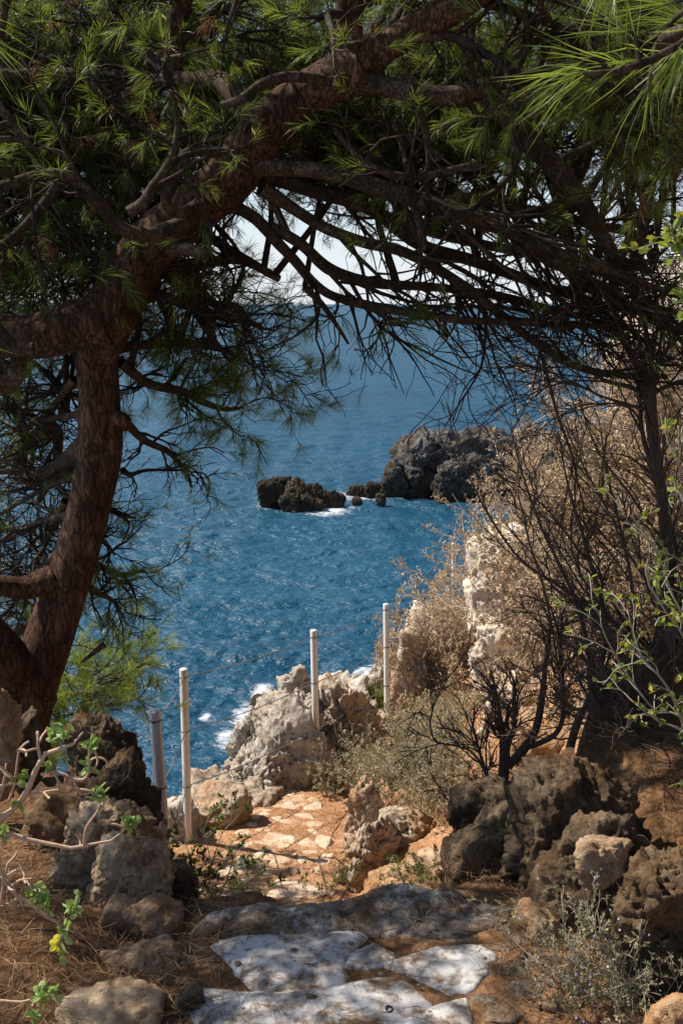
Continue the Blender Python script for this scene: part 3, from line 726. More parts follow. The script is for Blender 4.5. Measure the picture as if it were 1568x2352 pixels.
def slab(label, outline, mat=SLAB, h=.010, seed=0, rough=.010):
    pts = np.array([on_terrace(*p) for p in outline]); cx = pts.mean(0)
    c2 = pts[:,:2]-cx[:2]; ang = np.arctan2(c2[:,1],c2[:,0]); o = np.argsort(ang); c2=c2[o]; ang=ang[o]; rr=np.linalg.norm(c2,axis=1)
    n=96; th=np.linspace(-np.pi,np.pi,n,endpoint=False)
    # straight-edged outline sampled by angle
    cc = np.vstack([c2,c2[:1]]); rad=np.full(n,1e9)
    for k,t in enumerate(th):
        dr=np.array([math.cos(t),math.sin(t)])
        for a_,b_ in zip(cc[:-1],cc[1:]):
            e=b_-a_; den=dr[0]*(-e[1])+dr[1]*e[0]
            if abs(den)<1e-9: continue
            q=(a_[0]*(-e[1])+a_[1]*e[0])/den; u=(dr[0]*a_[1]-dr[1]*a_[0])/den
            if q>0 and -1e-6<=u<=1+1e-6: rad[k]=min(rad[k],q)
    rad=np.where(rad>1e8, rr.mean(), rad)*1.22
    rad*=1+.05*perlin(np.stack([np.cos(th)*4+seed,np.sin(th)*4,0*th],1))+.03*perlin(np.stack([np.cos(th)*11+seed,np.sin(th)*14,0*th],1))
    rings=[]; 
    for f,zz in ((1.02,-.05),(1.0,-.012),(.97,-.004),(.93,.002),*[(f,.002+h*min(1,(1-f)*2.2)) for f in np.linspace(.88,.04,18)]):
        x=cx[0]+np.cos(th)*rad*f; y=cx[1]+np.sin(th)*rad*f
        pl=np.stack([x,y,0*x],1)
        z=H(x,y)+.004+zz+rough*fbm(pl*7+seed,5)*(zz>-.02)
        rings.append(np.stack([x,y,z],1))
    V=np.concatenate(rings+[np.array([[cx[0],cx[1],h1(cx[0],cx[1])+h+.006]])]); m=len(rings)
    i=np.arange(m*n).reshape(m,n); nx=np.roll(i,-1,1)
    Q=np.stack([i[:-1],nx[:-1],nx[1:],i[1:]],-1).reshape(-1,4); T=np.stack([i[-1],nx[-1],np.full(n,m*n)],-1)
    if mat is STEP: return set_tag(mesh('ledge_rock', V,[Q,T],mat,None,cx), label, 'bedrock')
    return set_tag(mesh('paving_slab', V,[Q,T],mat,None,cx), label, 'paving slab', 'flat slabs of the near steps')
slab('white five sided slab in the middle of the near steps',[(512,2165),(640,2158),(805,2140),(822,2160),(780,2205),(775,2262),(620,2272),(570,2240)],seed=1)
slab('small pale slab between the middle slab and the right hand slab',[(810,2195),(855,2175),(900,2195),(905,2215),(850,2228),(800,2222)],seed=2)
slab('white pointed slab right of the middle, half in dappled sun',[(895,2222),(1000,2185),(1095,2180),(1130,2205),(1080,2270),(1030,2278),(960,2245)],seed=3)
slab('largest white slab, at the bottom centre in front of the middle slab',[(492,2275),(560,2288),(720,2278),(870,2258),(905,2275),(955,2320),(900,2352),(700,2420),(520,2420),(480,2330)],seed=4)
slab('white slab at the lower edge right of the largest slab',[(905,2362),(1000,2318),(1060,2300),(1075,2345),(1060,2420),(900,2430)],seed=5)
slab('long streaked bedrock shelf forming the lit edge of the near step',[(520,2150),(560,2098),(640,2085),(740,2078),(800,2085),(830,2120),(800,2140),(660,2152)],STEP,.02,11,.03)
slab('grey streaked bedrock hump at the right end of the step edge',[(800,2135),(770,2090),(850,2062),(960,2052),(1040,2060),(1050,2085),(960,2120),(890,2150)],STEP,.035,12,.035)
slab('low brown bedrock under the right end of the step',[(930,2150),(980,2105),(1080,2080),(1160,2090),(1150,2120),(1050,2150)],STEP,.012,13,.02)
slab('dark streaked bedrock at the left end of the step edge',[(440,2120),(480,2090),(555,2090),(520,2125),(470,2140)],STEP,.012,14,.02)
COB = rock_mat('path_stone', (.34,.22,.13), (.53,.39,.275), (.70,.59,.47), (.42,.23,.11), .45, 3.5, .6)
SUNK = rock_mat('sunk_stone', (.10,.065,.04), (.26,.19,.13), (.44,.38,.31), (.20,.115,.06), .6, 3.0, .8)
_cob = []
g = np.random.default_rng(21)
g2 = np.random.default_rng(22)
for k in range(6):
    q,F = rock_shape((1,1,1), 400+k, 4, craggy=.07, pits=.01, planes=9, power=14); _cob.append((q,F))
seen = []
for sx, sy, wpx in ((660,2070,90),(540,2075,55),(590,2055,40),(700,2045,45),(510,2040,40),(640,2030,42),(560,2035,38),(735,2060,36),(610,2015,45),(585,2002,48),(680,2010,36),(640,1992,44),(700,1988,40),(525,2012,44),(560,1985,36),(610,1975,46),(660,1966,50),(720,1962,36),(575,1960,40),(690,1945,42),(635,1945,38),(600,1938,46),(540,1945,34),(650,1928,44),(700,1925,38),(610,1912,46),(575,1905,34),(665,1905,40),(720,1900,40),(640,1890,38),(690,1880,46),(610,1880,36),(660,1868,38),(720,1865,34),(675,1848,36),(705,1838,30),(640,1855,34),(740,1845,30),(560,1925,30),(500,1960,38),(520,1985,32),(745,1990,30),(470,2050,40),(490,2065,34),(745,1935,32),(690,1815,28),(730,1812,28),(660,1815,26),*[(g2.uniform(480,750),g2.uniform(1830,2075),g2.uniform(14,34)) for _ in range(75)]):
    sx += g.normal()*8; sy += g.normal()*5
    p = on_ground(sx, sy, 4.2); dd=p[1]; wd=wpx*M1(sy,dd)*g.uniform(.8,1.6)
    q,F = _cob[g.integers(6)]
    a=g.uniform(0,6.28); q=q@np.array([[math.cos(a),-math.sin(a),0],[math.sin(a),math.cos(a),0],[0,0,1]]).T
    q=q*np.array([wd*1.08,wd*g.uniform(.7,1.5),.045])+np.array([p[0],p[1],p[2]+g.uniform(.000,.010)])
    o=mesh('path_stone', q,[F],COB,None,(p[0],p[1],p[2]))
    set_tag(o,'pale flat stone set in the orange earth of the path','paving stone','stones set in the earth path')
for sx, sy, wpx in ((1130,2150,120),(1205,2170,100),(1080,2165,80),(1150,2190,110),(1180,2235,120),(1240,2210,80),(1120,2235,90),(1210,2290,130),(1120,2300,90),(1260,2262,90),(1160,2335,110),(1280,2320,90),(470,2180,60),(440,2210,50),(505,2120,50)):
    p = on_ground(sx, sy); wd=wpx*M1(sy,p[1])
    q,F = _cob[g.integers(6)]; a=g.uniform(0,6.28); q=q@np.array([[math.cos(a),-math.sin(a),0],[math.sin(a),math.cos(a),0],[0,0,1]]).T
    q=q*np.array([wd*1.05,wd*g.uniform(.5,.8),.05])+np.array([p[0],p[1],p[2]-.008])
    o=mesh('ground_stone', q,[F],SUNK,None,(p[0],p[1],p[2]))
    set_tag(o,'rounded brownish stone sunk in the litter beside the white slabs','stone','stones sunk beside the slabs')

# loose pebbles on the path and round the slabs
g = np.random.default_rng(31); gv = Geo(); U_,F_ = ico(1)
for n_,x0,x1,y0,y1 in ((900,-1.1,.35,4.6,8.4),(110,-.6,.9,1.5,2.7)):
    for k in range(n_):
        x=g.uniform(x0,x1); y=g.uniform(y0,y1); r_=g.uniform(.004,.016)
        if y>4 and not (xl(y)-.1<x<xr(y)+.25): continue
        gv.add(U_*r_*np.array([1,g.uniform(.6,1),g.uniform(.4,.7)])*(1+.25*g.normal(size=(len(U_),1)))+np.array([x,y,h1(x,y)+.012]), None, F_)
set_tag(gv.build('gravel', SUNK, None, (0,4,-2.5), False), kind='stuff')
# ------------------------------------------------------------------ pines
BARK = bark_mat('pine_trunk_bark', (.038,.018,.011), (.095,.044,.026), (.20,.115,.075), 17, .28, 1.0, .35)
LIMB = bark_mat('pine_limb_bark', (.042,.027,.018), (.090,.060,.041), (.19,.14,.105), 30, .6, .8)
TWIG = bark_mat('pine_twig_bark', (.022,.015,.010), (.050,.034,.024), (.11,.08,.06), 40, .6, .5)
NEED = foliage_mat('pine_needles', [(0,(.020,.050,.015)),(.35,(.055,.110,.022)),(.75,(.14,.215,.038)),(1,(.29,.33,.08))], .42, .45, .45)
DEADN = foliage_mat('dry_pine_needles', [(0,(.05,.025,.012)),(.6,(.16,.075,.03)),(1,(.33,.18,.08))], .25, .6, .2)
YNEED = foliage_mat('young_pine_needles', [(0,(.035,.075,.018)),(.4,(.085,.155,.030)),(1,(.24,.30,.07))], .42, .45, .45)

def trunk_tube(pts, sides=40, n=150, amp=.06, seed=0):
    c = resample(pts, n)            # x,y,z,r
    V, Q = tubes(c[None,:,:3], c[None,:,3], sides)
    V = V.reshape(n, sides, 3); nv = V-c[:,None,:3]; nd = norm(nv); r = c[:,3][:,None]
    q = V.reshape(-1,3)
    ff1, ff2 = worley(q*np.array([26,26,13])+fbm(q*7,2)[:,None]*1.6+seed)
    d = .9*fbm(q*3.5+seed,3)+.30*(np.clip(ff2-ff1,0,.22)/.22-.7)+.35*fbm(q*22,4)
    V = V+nd*(amp*1.0*d.reshape(n,sides)*r)[:,:,None]
    g = Geo(); g.add(V.reshape(-1,3), Q)
    base=len(V.reshape(-1,3)); i=np.arange(sides)
    g.add(np.vstack([V[-1],V[-1].mean(0,keepdims=True)+norm(c[-1,:3]-c[-2,:3])*c[-1,3]*.12]), None, np.stack([i,(i+1)%sides,np.full(sides,sides)],1))
    return g
def px(*pts):
    """(sx, sy, depth, radius in photograph pixels) -> x,y,z,r"""
    return np.array([[*P(a,b,d), r*M1(b,d)] for a,b,d,r in pts])
pine_base = P(35,1700,3.95)
pine = thing('pine_tree', pine_base, 'leaning old pine with a thick reddish trunk on the left bank arching over the path', 'tree')
trunk = trunk_tube(px((15,1790,3.95,76),(42,1680,3.95,64),(80,1560,3.95,58),(118,1450,3.97,54),(168,1300,4.0,50),(206,1160,4.0,48),(230,1030,4.0,51),(228,900,4.0,47),(222,815,3.98,50),(240,745,3.92,62),(296,640,3.86,60),(350,560,3.8,58),(448,480,3.72,58),(535,400,3.66,58),(618,285,3.6,52),(700,218,3.55,48),(775,178,3.5,50)), seed=3)
tk = trunk.build('trunk', BARK, pine, pine_base)
def limb_obj(c, mat=BARK, name='branch', sides=18, n=70, seed=1, parent=None, amp=.07):
    return trunk_tube(c, sides, n, amp, seed).build(name, mat, parent or pine, c[0,:3])
SK = []     # skeleton points that small branches can spring from
def feather(o, c, mat_n, n2, l2, n3, l3, n4=0, l4=.12, ang2=(.5,1.1), ang3=(.4,.9), per=26, NL=.072, NW=.0015, bare=0., trop=(0,0,.0), wander=.16, tone=(0,1), g=None, t0=.15, rt=.0016, r2=.45, dead=0., ntrop=(0,0,.0), into=None):
    """side branches, twigs and needles of one limb (c: N,4); twigs join the limb's own mesh as a child, needles are its foliage"""
    g = g or rng
    cc = resample(c, 24); P1 = cc[None,:,:3]; R1 = cc[None,:,3]
    P2,R2 = grow(P1,R1,n2,t0,1,ang2,0,r2,rt*1.6,wander,trop,9,g,absl=l2)
    P3,R3 = grow(P2,R2,n3,.15,1,ang3,0,.65,rt,wander*1.1,trop,7,g,absl=l3)
    geo = Geo(); geo.add(*tubes(P2,np.minimum(R2,.016),5)); geo.add(*tubes(P3,R3,4))
    tips = P3; Rl=R3
    if n4:
        P4,R4 = grow(P3,R3,n4,.2,1,ang3,0,.7,rt*.8,wander*1.1,ntrop,6,g,absl=l4)
        geo.add(*tubes(P4,R4,3)); tips = P4
    if into is not None:
        V = np.concatenate(geo.V); into[0].add(V, np.concatenate(geo.Q))
    else: tw = geo.build('twig', TWIG, o, c[0,:3])
    if bare < 1 and per:
        keep = g.random(len(tips)) >= bare
        tp = tips[keep]
        if len(tp):
            dd = g.random(len(tp)) < dead
            ng = into[1] if into else Geo(); shoots(ng, tp[~dd], per, NL, NW, tone=tone, g=g)
            if not into: ng.build('foliage', mat_n, o, c[0,:3], False)
            if dd.any():
                ng = into[2] if into else Geo(); shoots(ng, tp[dd], per, NL, NW, spread=(.2,.7), droop=.5, g=g)
                if not into: ng.build('dry_foliage', DEADN, o, c[0,:3], False)
    return tips

# ---- big limbs, traced; opts: side branches
def L_(pts, mat=LIMB, seed=0, sides=14, **f):
    c = px(*pts); SK.append(resample(c,20))
    o = limb_obj(c, mat, seed=seed, sides=sides)
    if f: feather(o, c, NEED, g=np.random.default_rng(500+seed), **f)
    return o
GREEN = dict(n2=12, l2=.55, n3=6, l3=.24, n4=2, l4=.12, per=36, bare=.08, dead=.05)
BARE = dict(n2=12, l2=.75, n3=5, l3=.34, n4=1, l4=.16, ang2=(.15,.6), ang3=(.25,.8), bare=.93, wander=.13, per=18, trop=(.03,0,-.035))
# trunk crown forks
L_([(770,185,3.5,36),(800,130,3.5,32),(802,60,3.45,31),(806,-40,3.4,30),(800,-220,3.35,24),(760,-420,3.3,12)], BARK, 1, 22, **GREEN)
L_([(770,190,3.5,40),(840,140,3.5,38),(905,95,3.45,34),(980,50,3.4,36),(1060,5,3.35,36),(1180,-70,3.3,26),(1330,-180,3.2,14)], BARK, 2, 22, **GREEN)
L_([(770,200,3.5,34),(850,192,3.5,25),(930,208,3.5,23),(1020,222,3.5,23),(1090,208,3.5,24),(1170,182,3.5,20),(1270,170,3.5,20),(1330,150,3.5,17),(1420,120,3.5,13),(1540,140,3.5,9)], LIMB, 3, 16, n2=14,l2=.5,n3=6,l3=.24,n4=2,l4=.12,per=22,bare=.35,dead=.1)
L_([(1110,210,3.5,24),(1150,250,3.55,26),(1200,310,3.6,25),(1260,370,3.65,24),(1320,440,3.7,22),(1380,540,3.8,18),(1440,640,3.9,12),(1500,740,4.,7)], LIMB, 4, 16, n2=16,l2=.6,n3=6,l3=.3,n4=2,l4=.15,per=20,bare=.7,dead=.1,wander=.15)
L_([(870,100,3.45,16),(950,88,3.4,13),(1030,82,3.4,11),(1070,110,3.4,11),(1082,170,3.4,9),(1090,215,3.45,8)], LIMB, 5, 12)
# the knot where the crown forks
L_([(700,215,3.5,44),(770,180,3.48,52),(830,150,3.46,40)], BARK, 6, 24)
# elbow lobe at the left of the trunk bend
L_([(262,735,3.9,66),(190,745,3.92,58),(120,765,3.95,54),(50,775,4.0,50),(-60,760,4.05,44)], BARK, 7, 26)
# stubs left
L_([(-40,800,3.2,20),(20,803,3.2,19),(78,802,3.2,16)], LIMB, 8, 14)
L_([(-30,880,3.25,26),(15,880,3.25,26),(40,850,3.25,22),(45,805,3.25,17)], LIMB, 9, 14)
L_([(-20,200,2.6,9),(5,250,2.6,9),(30,285,2.6,9),(68,334,2.6,7)], LIMB, 10, 10)
# looping grey branches on the upper left of the trunk
L_([(470,490,3.66,20),(450,500,3.6,16),(390,524,3.5,17),(325,540,3.4,16),(270,516,3.35,15),(235,476,3.3,15),(190,432,3.25,14),(150,403,3.2,14),(75,407,3.15,13),(0,432,3.1,12),(-120,470,3.0,8)], LIMB, 11, 16, n2=8,l2=.4,n3=5,l3=.2,n4=1,per=20,bare=.3,t0=.5)
L_([(460,470,3.6,17),(420,488,3.5,14),(385,474,3.45,13),(386,435,3.4,12),(410,392,3.4,11),(440,345,3.4,12),(505,352,3.5,13)], LIMB, 12, 12)
L_([(296,488,3.4,14),(330,465,3.4,13),(352,430,3.4,13),(375,400,3.4,12),(400,350,3.4,10),(408,280,3.4,7),(395,210,3.35,4)], LIMB, 13, 12, n2=5,l2=.3,n3=4,l3=.16,per=26,bare=0)
L_([(752,186,3.42,13),(700,178,3.35,12),(650,178,3.3,12),(600,194,3.25,11),(552,228,3.2,10),(508,243,3.2,8)], LIMB, 14, 12)
L_([(395,575,3.72,17),(430,572,3.65,16),(465,585,3.6,14),(478,596,3.6,12)], LIMB, 15, 12)
L_([(585,300,3.55,26),(520,195,3.7,24),(440,188,3.8,22),(380,185,3.9,20),(250,178,4.0,18),(100,172,4.0,16),(-60,175,4.0,13),(-300,190,4.,6)], LIMB, 16, 16, **GREEN)
L_([(385,190,3.9,20),(398,140,3.9,22),(404,80,3.9,22),(420,0,3.85,22),(440,-120,3.8,17),(470,-320,3.7,8)], BARK, 17, 16, **GREEN)
L_([(380,178,3.6,7),(378,150,3.5,6),(384,135,3.45,6),(430,125,3.4,5),(480,112,3.4,3)], LIMB, 18, 8, n2=6,l2=.13,n3=3,l3=.09,per=24)
# lower limb stubs of the trunk
L_([(120,1330,3.95,34),(60,1350,3.9,28),(0,1345,3.85,24),(-100,1330,3.8,18)], BARK, 19, 16)
L_([(85,1620,3.95,50),(50,1560,3.9,48),(5,1490,3.85,46),(-70,1400,3.8,38)], BARK, 20, 22)
L_([(200,1010,4.1,20),(130,1080,4.3,22),(55,1090,4.4,20),(48,1040,4.4,18),(90,1000,4.4,16),(130,985,4.4,13),(128,1080,4.4,10),(90,1150,4.4,6)], LIMB, 21, 12, n2=12,l2=.4,n3=5,l3=.2,per=16,bare=.85,wander=.22)
L_([(262,960,3.98,22),(285,968,3.98,17),(292,985,4.0,10)], BARK, 22, 12)
L_([(240,1480,3.97,8),(190,1520,3.95,3)], LIMB, 23, 6)
# right-hand limbs under the crown: the bare dark lower branches
L_([(585,380,3.62,34),(610,385,3.6,20),(690,388,3.6,18),(760,398,3.6,18),(850,425,3.6,19),(960,458,3.6,19),(1080,500,3.6,17),(1200,545,3.65,15),(1330,600,3.7,12),(1500,660,3.8,8),(1640,700,3.9,4)], LIMB, 30, 16, **BARE)
L_([(515,470,3.7,24),(545,478,3.75,15),(590,505,3.8,14),(640,560,3.85,13),(680,602,3.9,12),(715,645,3.9,11),(760,678,3.9,10),(830,698,3.9,11),(920,715,3.9,10),(1050,735,3.9,9),(1200,741,3.95,8),(1330,748,4.,6),(1420,742,4.,4)], LIMB, 31, 14, n2=20,l2=.42,n3=5,l3=.2,n4=1,l4=.12,ang2=(.4,1.1),bare=.95,wander=.2,per=20)
L_([(600,430,3.7,20),(660,470,3.75,14),(740,520,3.8,13),(830,555,3.85,13),(930,580,3.9,12),(1040,640,3.95,11),(1140,715,4.0,11),(1220,780,4.05,10),(1320,840,4.1,9),(1420,862,4.15,8),(1530,865,4.2,5)], LIMB, 32, 14, **BARE)
L_([(600,400,3.7,18),(720,440,3.9,15),(850,480,4.1,15),(960,560,4.2,14),(1090,600,4.3,14),(1230,650,4.3,12),(1380,700,4.3,9),(1520,720,4.3,6)], LIMB, 33, 14, **BARE)
L_([(620,520,3.85,14),(690,560,3.9,13),(760,620,4.0,14),(860,650,4.05,12),(1000,660,4.1,10),(1150,680,4.15,9),(1300,720,4.2,7),(1450,760,4.2,4)], LIMB, 34, 14, **BARE)
L_([(940,450,3.65,12),(960,500,3.7,10),(972,560,3.75,9),(960,580,3.75,7)], LIMB, 35, 10)
L_([(1040,440,3.7,14),(1120,500,3.75,14),(1220,560,3.8,13),(1330,640,3.9,12),(1440,700,4.0,10),(1560,740,4.0,7)], LIMB, 36, 14, **BARE)
L_([(1090,380,3.6,12),(1000,400,3.5,9),(930,408,3.4,8),(870,390,3.3,8),(820,360,3.3,7),(770,300,3.3,6)], LIMB, 37, 10, n2=6,l2=.3,n3=4,l3=.2,bare=.8)
L_([(700,420,4.2,14),(820,470,4.5,13),(980,530,4.7,12),(1150,570,4.8,11),(1320,600,4.9,10),(1500,620,5,7)], LIMB, 38, 12, **BARE)
L_([(900,430,4.2,13),(1050,450,4.4,12),(1200,480,4.5,11),(1380,520,4.6,10),(1580,560,4.7,6)], LIMB, 39, 12, n2=16,l2=.6,n3=7,l3=.28,n4=2,l4=.14,bare=.6,per=22,wander=.16,dead=.2)
L_([(640,640,4.3,9),(560,600,4.2,10),(480,600,4.1,11),(400,610,4.0,12)], LIMB, 40, 10, n2=16,l2=.4,n3=6,l3=.2,n4=1,bare=.8,per=16,wander=.2)
L_([(395,600,4.0,14),(440,650,4.1,11),(500,700,4.2,9),(545,705,4.2,8),(575,745,4.2,5)], LIMB, 41, 10, n2=16,l2=.4,n3=6,l3=.2,n4=1,bare=.7,per=18,wander=.2)
# needle-clad boughs behind and right of the trunk, over the sea
MID = dict(n2=14, l2=.31, n3=5, l3=.20, n4=2, l4=.10, per=40, NL=.10, bare=.06, wander=.16, ang2=(.35,.9), trop=(.01,0,-.008))
L_([(268,800,4.05,14),(340,790,4.2,11),(420,790,4.4,10),(500,800,4.5,8),(555,825,4.6,5),(590,845,4.6,3)], LIMB, 50, 10, **MID)
L_([(275,830,4.05,14),(340,880,4.2,11),(420,900,4.3,10),(470,925,4.4,8),(520,940,4.4,6),(560,935,4.4,3)], LIMB, 51, 10, **dict(MID,l2=.22,l3=.13))
L_([(330,660,4.0,12),(400,690,4.2,11),(470,720,4.4,9),(540,735,4.5,7),(600,750,4.6,4)], LIMB, 52, 10, **dict(MID,bare=.3))
L_([(280,960,4.1,11),(330,1010,4.2,9),(390,1040,4.3,7),(430,1090,4.3,5),(440,1120,4.3,3)], LIMB, 53, 10, n2=9,l2=.22,n3=4,l3=.12,n4=1,per=26,bare=.35,trop=(.02,0,-.04))
L_([(282,1080,4.1,8),(300,1090,4.15,6),(340,1080,4.2,4),(420,1080,4.3,3)], LIMB, 54, 8, n2=5,l2=.2,n3=3,l3=.12,per=24,bare=.4)
L_([(240,1160,4.1,9),(270,1180,4.3,6),(310,1190,4.4,3)], LIMB, 55, 8, n2=6,l2=.18,n3=4,l3=.1,per=28)
L_([(700,660,4.0,8),(740,700,4.05,7),(775,750,4.1,5),(800,790,4.1,3)], LIMB, 56, 8, n2=3,l2=.12,n3=3,l3=.08,per=34,trop=(0,0,-.08))
L_([(860,700,3.9,6),(880,720,3.9,4),(905,748,3.9,3)], LIMB, 58, 8, n2=4,l2=.12,n3=3,l3=.08,per=30)
# low sprays right of the lower trunk
L_([(190,1280,4.1,12),(230,1300,4.25,9),(280,1320,4.4,7),(330,1310,4.5,4)], LIMB, 60, 8, n2=11,l2=.24,n3=5,l3=.12,n4=1,l4=.08,per=28,bare=.05,tone=(.2,1))
L_([(180,1330,4.1,11),(220,1360,4.2,8),(260,1380,4.3,5),(285,1420,4.3,3)], LIMB, 61, 8, n2=10,l2=.22,n3=5,l3=.12,n4=1,l4=.08,per=28,bare=.05)
L_([(215,1230,4.1,9),(240,1245,4.2,6),(265,1275,4.2,3)], LIMB, 62, 8, n2=7,l2=.18,n3=4,l3=.1,per=28)
# tangle left of the trunk
for k,(a,b) in enumerate((((200,880),(20,940)),((190,950),(-20,1010)),((180,1090),(0,1180)),((160,1180),(-30,1260)),((170,870),(30,1060)),((140,1260),(0,1420)),((110,1400),(-20,1500)),((150,1150),(60,1330)))):
    L_([(a[0],a[1],4.15,9),((a[0]+b[0])/2+10,(a[1]+b[1])/2-12,4.4,7),(b[0],b[1],4.6,4),(b[0]-80,b[1]+30,4.7,3)], LIMB, 70+k, 8, n2=20,l2=.42,n3=6,l3=.2,n4=2,l4=.1,bare=.82,per=20,wander=.26)

# ---- the rest of the crown, filled in from the traced limbs outward; last fills unseen, added for shade
SKP = np.vstack(SK)
def fill(n, region, seed, world=False, merged=None, **f):
    g = np.random.default_rng(seed)
    for k in range(n):
        if not world:
            (x0,x1),(y0,y1),(d0,d1) = region
            q = P(g.uniform(x0,x1), g.uniform(y0,y1), g.uniform(d0,d1))
        else:
            q = g.uniform(np.array(region[0]), np.array(region[1]))
        dist = np.linalg.norm(SKP[:,:3]-q,axis=1)+g.uniform(0,.5,len(SKP)); j = np.argmin(np.abs(dist-.8)); s_ = SKP[j,:3]
        Lh = np.linalg.norm(q-s_); r0 = min(.012+.007*Lh, SKP[j,3]*.8+.002)
        mid = (s_+q)/2+g.normal(size=3)*.10*Lh+np.array([0,0,.07*Lh])
        e = q+norm(q-mid)*.25*Lh
        c = np.array([[*s_,r0],[*mid,r0*.75],[*q,r0*.45],[*e,.0025]])
        if merged is None:
            o = limb_obj(c, LIMB, seed=seed+k, sides=7, n=22)
            feather(o, c, NEED, g=g, **f)
        else:
            merged[0].add(*tubes(resample(c,16)[None,:,:3], resample(c,16)[None,:,3], 6))
            feather(None, c, NEED, g=g, into=merged, **f)
FG = dict(n2=9, l2=.42, n3=6, l3=.20, n4=2, l4=.10, per=40, bare=.06, dead=.05, t0=.3)
fill(18, ((-150,700),(-80,280),(3.9,5.6)), 801, **FG)
fill(8, ((-100,380),(180,480),(3.9,5.2)), 802, **dict(FG,bare=.35,dead=.22))
fill(16, ((880,1650),(-80,250),(3.6,5.6)), 804, **FG)
crown = (Geo(), Geo(), Geo())
CF = dict(FG, l2=.5)
fill(34, ((-150,330),(330,720),(4.1,5.4)), 803, merged=crown, **dict(FG,n3=8,bare=.55,dead=.35))
fill(28, ((560,1500),(200,330),(4.0,5.6)), 805, merged=crown, **dict(FG,l2=.34,l3=.16,n3=9,bare=.5,dead=.2,trop=(.02,0,.02)))
fill(8, ((640,950),(280,390),(4.1,4.7)), 809, merged=crown, **dict(FG,l2=.32,l3=.15,n3=8,bare=.75,dead=.1))
fill(24, ((300,1650),(-120,240),(4.2,6.4)), 807, merged=crown, **FG)
fill(30, ((-250,620),(60,420),(4.2,5.1)), 808, merged=crown, **dict(FG,bare=.2,dead=.2))
fill(19, ((-2.1,2.0,-.2),(-1.36,3.6,.75)), 810, True, merged=crown, **CF)  # unseen boughs beyond the left edge, placed to shade the slabs
fill(26, ((-.5,1.2,1.75),(2.8,4.4,2.5)), 811, True, merged=crown, **CF)  # unseen foliage roof overhead, added to darken the branches and foreground
fill(14, ((1.0,1.5,1.35),(2.8,3.6,2.1)), 812, True, merged=crown, **CF)  # unseen foliage above right, added to darken the foreground boulders
co_ = crown[0].build('crown', TWIG, pine, SKP[0,:3]); set_tag(co_, kind='stuff')
co2 = crown[1].build('foliage', NEED, co_, SKP[0,:3], False); set_tag(co2, kind='stuff')
co3 = crown[2].build('dry_foliage', DEADN, co_, SKP[0,:3], False); set_tag(co3, kind='stuff')

# ---- a second pine stands right of the path mouth; only the tips of its boughs reach the view
rp_base = np.array([2.1,1.25,h1(2.1,1.25)])
pine2 = thing('pine_tree', rp_base, 'pine bough with long bright green needles close by in the upper right corner', 'tree')
c = np.array([[2.1,1.25,rp_base[2]-.1,.11],[2.0,1.2,-.6,.10],[1.75,1.1,.3,.08],[1.5,1.05,.9,.06]])
limb_obj(c, BARK, 'trunk', 18, 60, 5, pine2).location
def near_bough(pts, seed, **f):
    c = np.array(pts); o = limb_obj(c, LIMB, 'branch', 10, 50, seed, pine2, .05); g = np.random.default_rng(seed)
    ng = Geo(); cc = resample(c,20)[None,:,:3]
    shoots(ng, cc, f.get('per',150), .070, .0010, spread=(.15,.75), t0=f.get('t0',.55), droop=.06, g=g, tone=(.0,.75))
    tw = Geo()
    for (t, d, Lh, n) in f['side']:
        p0 = resample(c,60)[int(t*59),:3]; p1 = p0+norm(np.array(d,float))*Lh
        q = resample(np.array([p0,(p0+p1)/2+np.array([0,0,.008]),p1]),10)
        Geo().add(*tubes(q[None], np.linspace(.0022,.0012,10)[None], 6)).build('twig', TWIG, o, q[0]); shoots(ng, q[None], n, .068, .0010, spread=(.12,.7), t0=.45, droop=.05, g=g, tone=(0,.75))
    ng.build('foliage', YNEED, o, c[0,:3], False)
q = lambda a,b,d,r: [*P(a,b,d),r]
near_bough([[1.5,1.05,.55,.02],q(1760,40,.95,.010),q(1650,40,.86,.004),q(1580,90,.82,.0032),q(1500,135,.80,.0030),q(1420,165,.79,.0027),q(1370,172,.78,.0022),q(1335,170,.78,.0016)], 61, per=60, t0=.9,
 side=[(.995,(-1,.1,.25),.025,30),(.86,(-.15,0,-1),.04,16),(.80,(.3,.1,-.9),.05,18),(.97,(-.4,0,1),.025,18),(.9,(-1,.2,.35),.04,14)])
near_bough([[1.5,1.05,.7,.02],q(1800,-260,.9,.008),q(1640,-240,.82,.004),q(1500,-215,.78,.003),q(1420,-190,.76,.002),q(1390,-160,.76,.0015)], 62, per=30, t0=.75,
 side=[(.99,(-.35,0,-1),.03,26),(.8,(-.1,.1,-1),.06,14)])
near_bough([[1.5,1.05,.6,.02],q(1900,60,1.1,.008),q(1700,20,1.,.004),q(1600,10,.95,.003),q(1530,60,.93,.002)], 63, per=40, t0=.8, side=[(.95,(-.5,0,-.8),.05,40),(.85,(-.6,0,.3),.06,40),(.8,(0,0,-1),.06,40)])
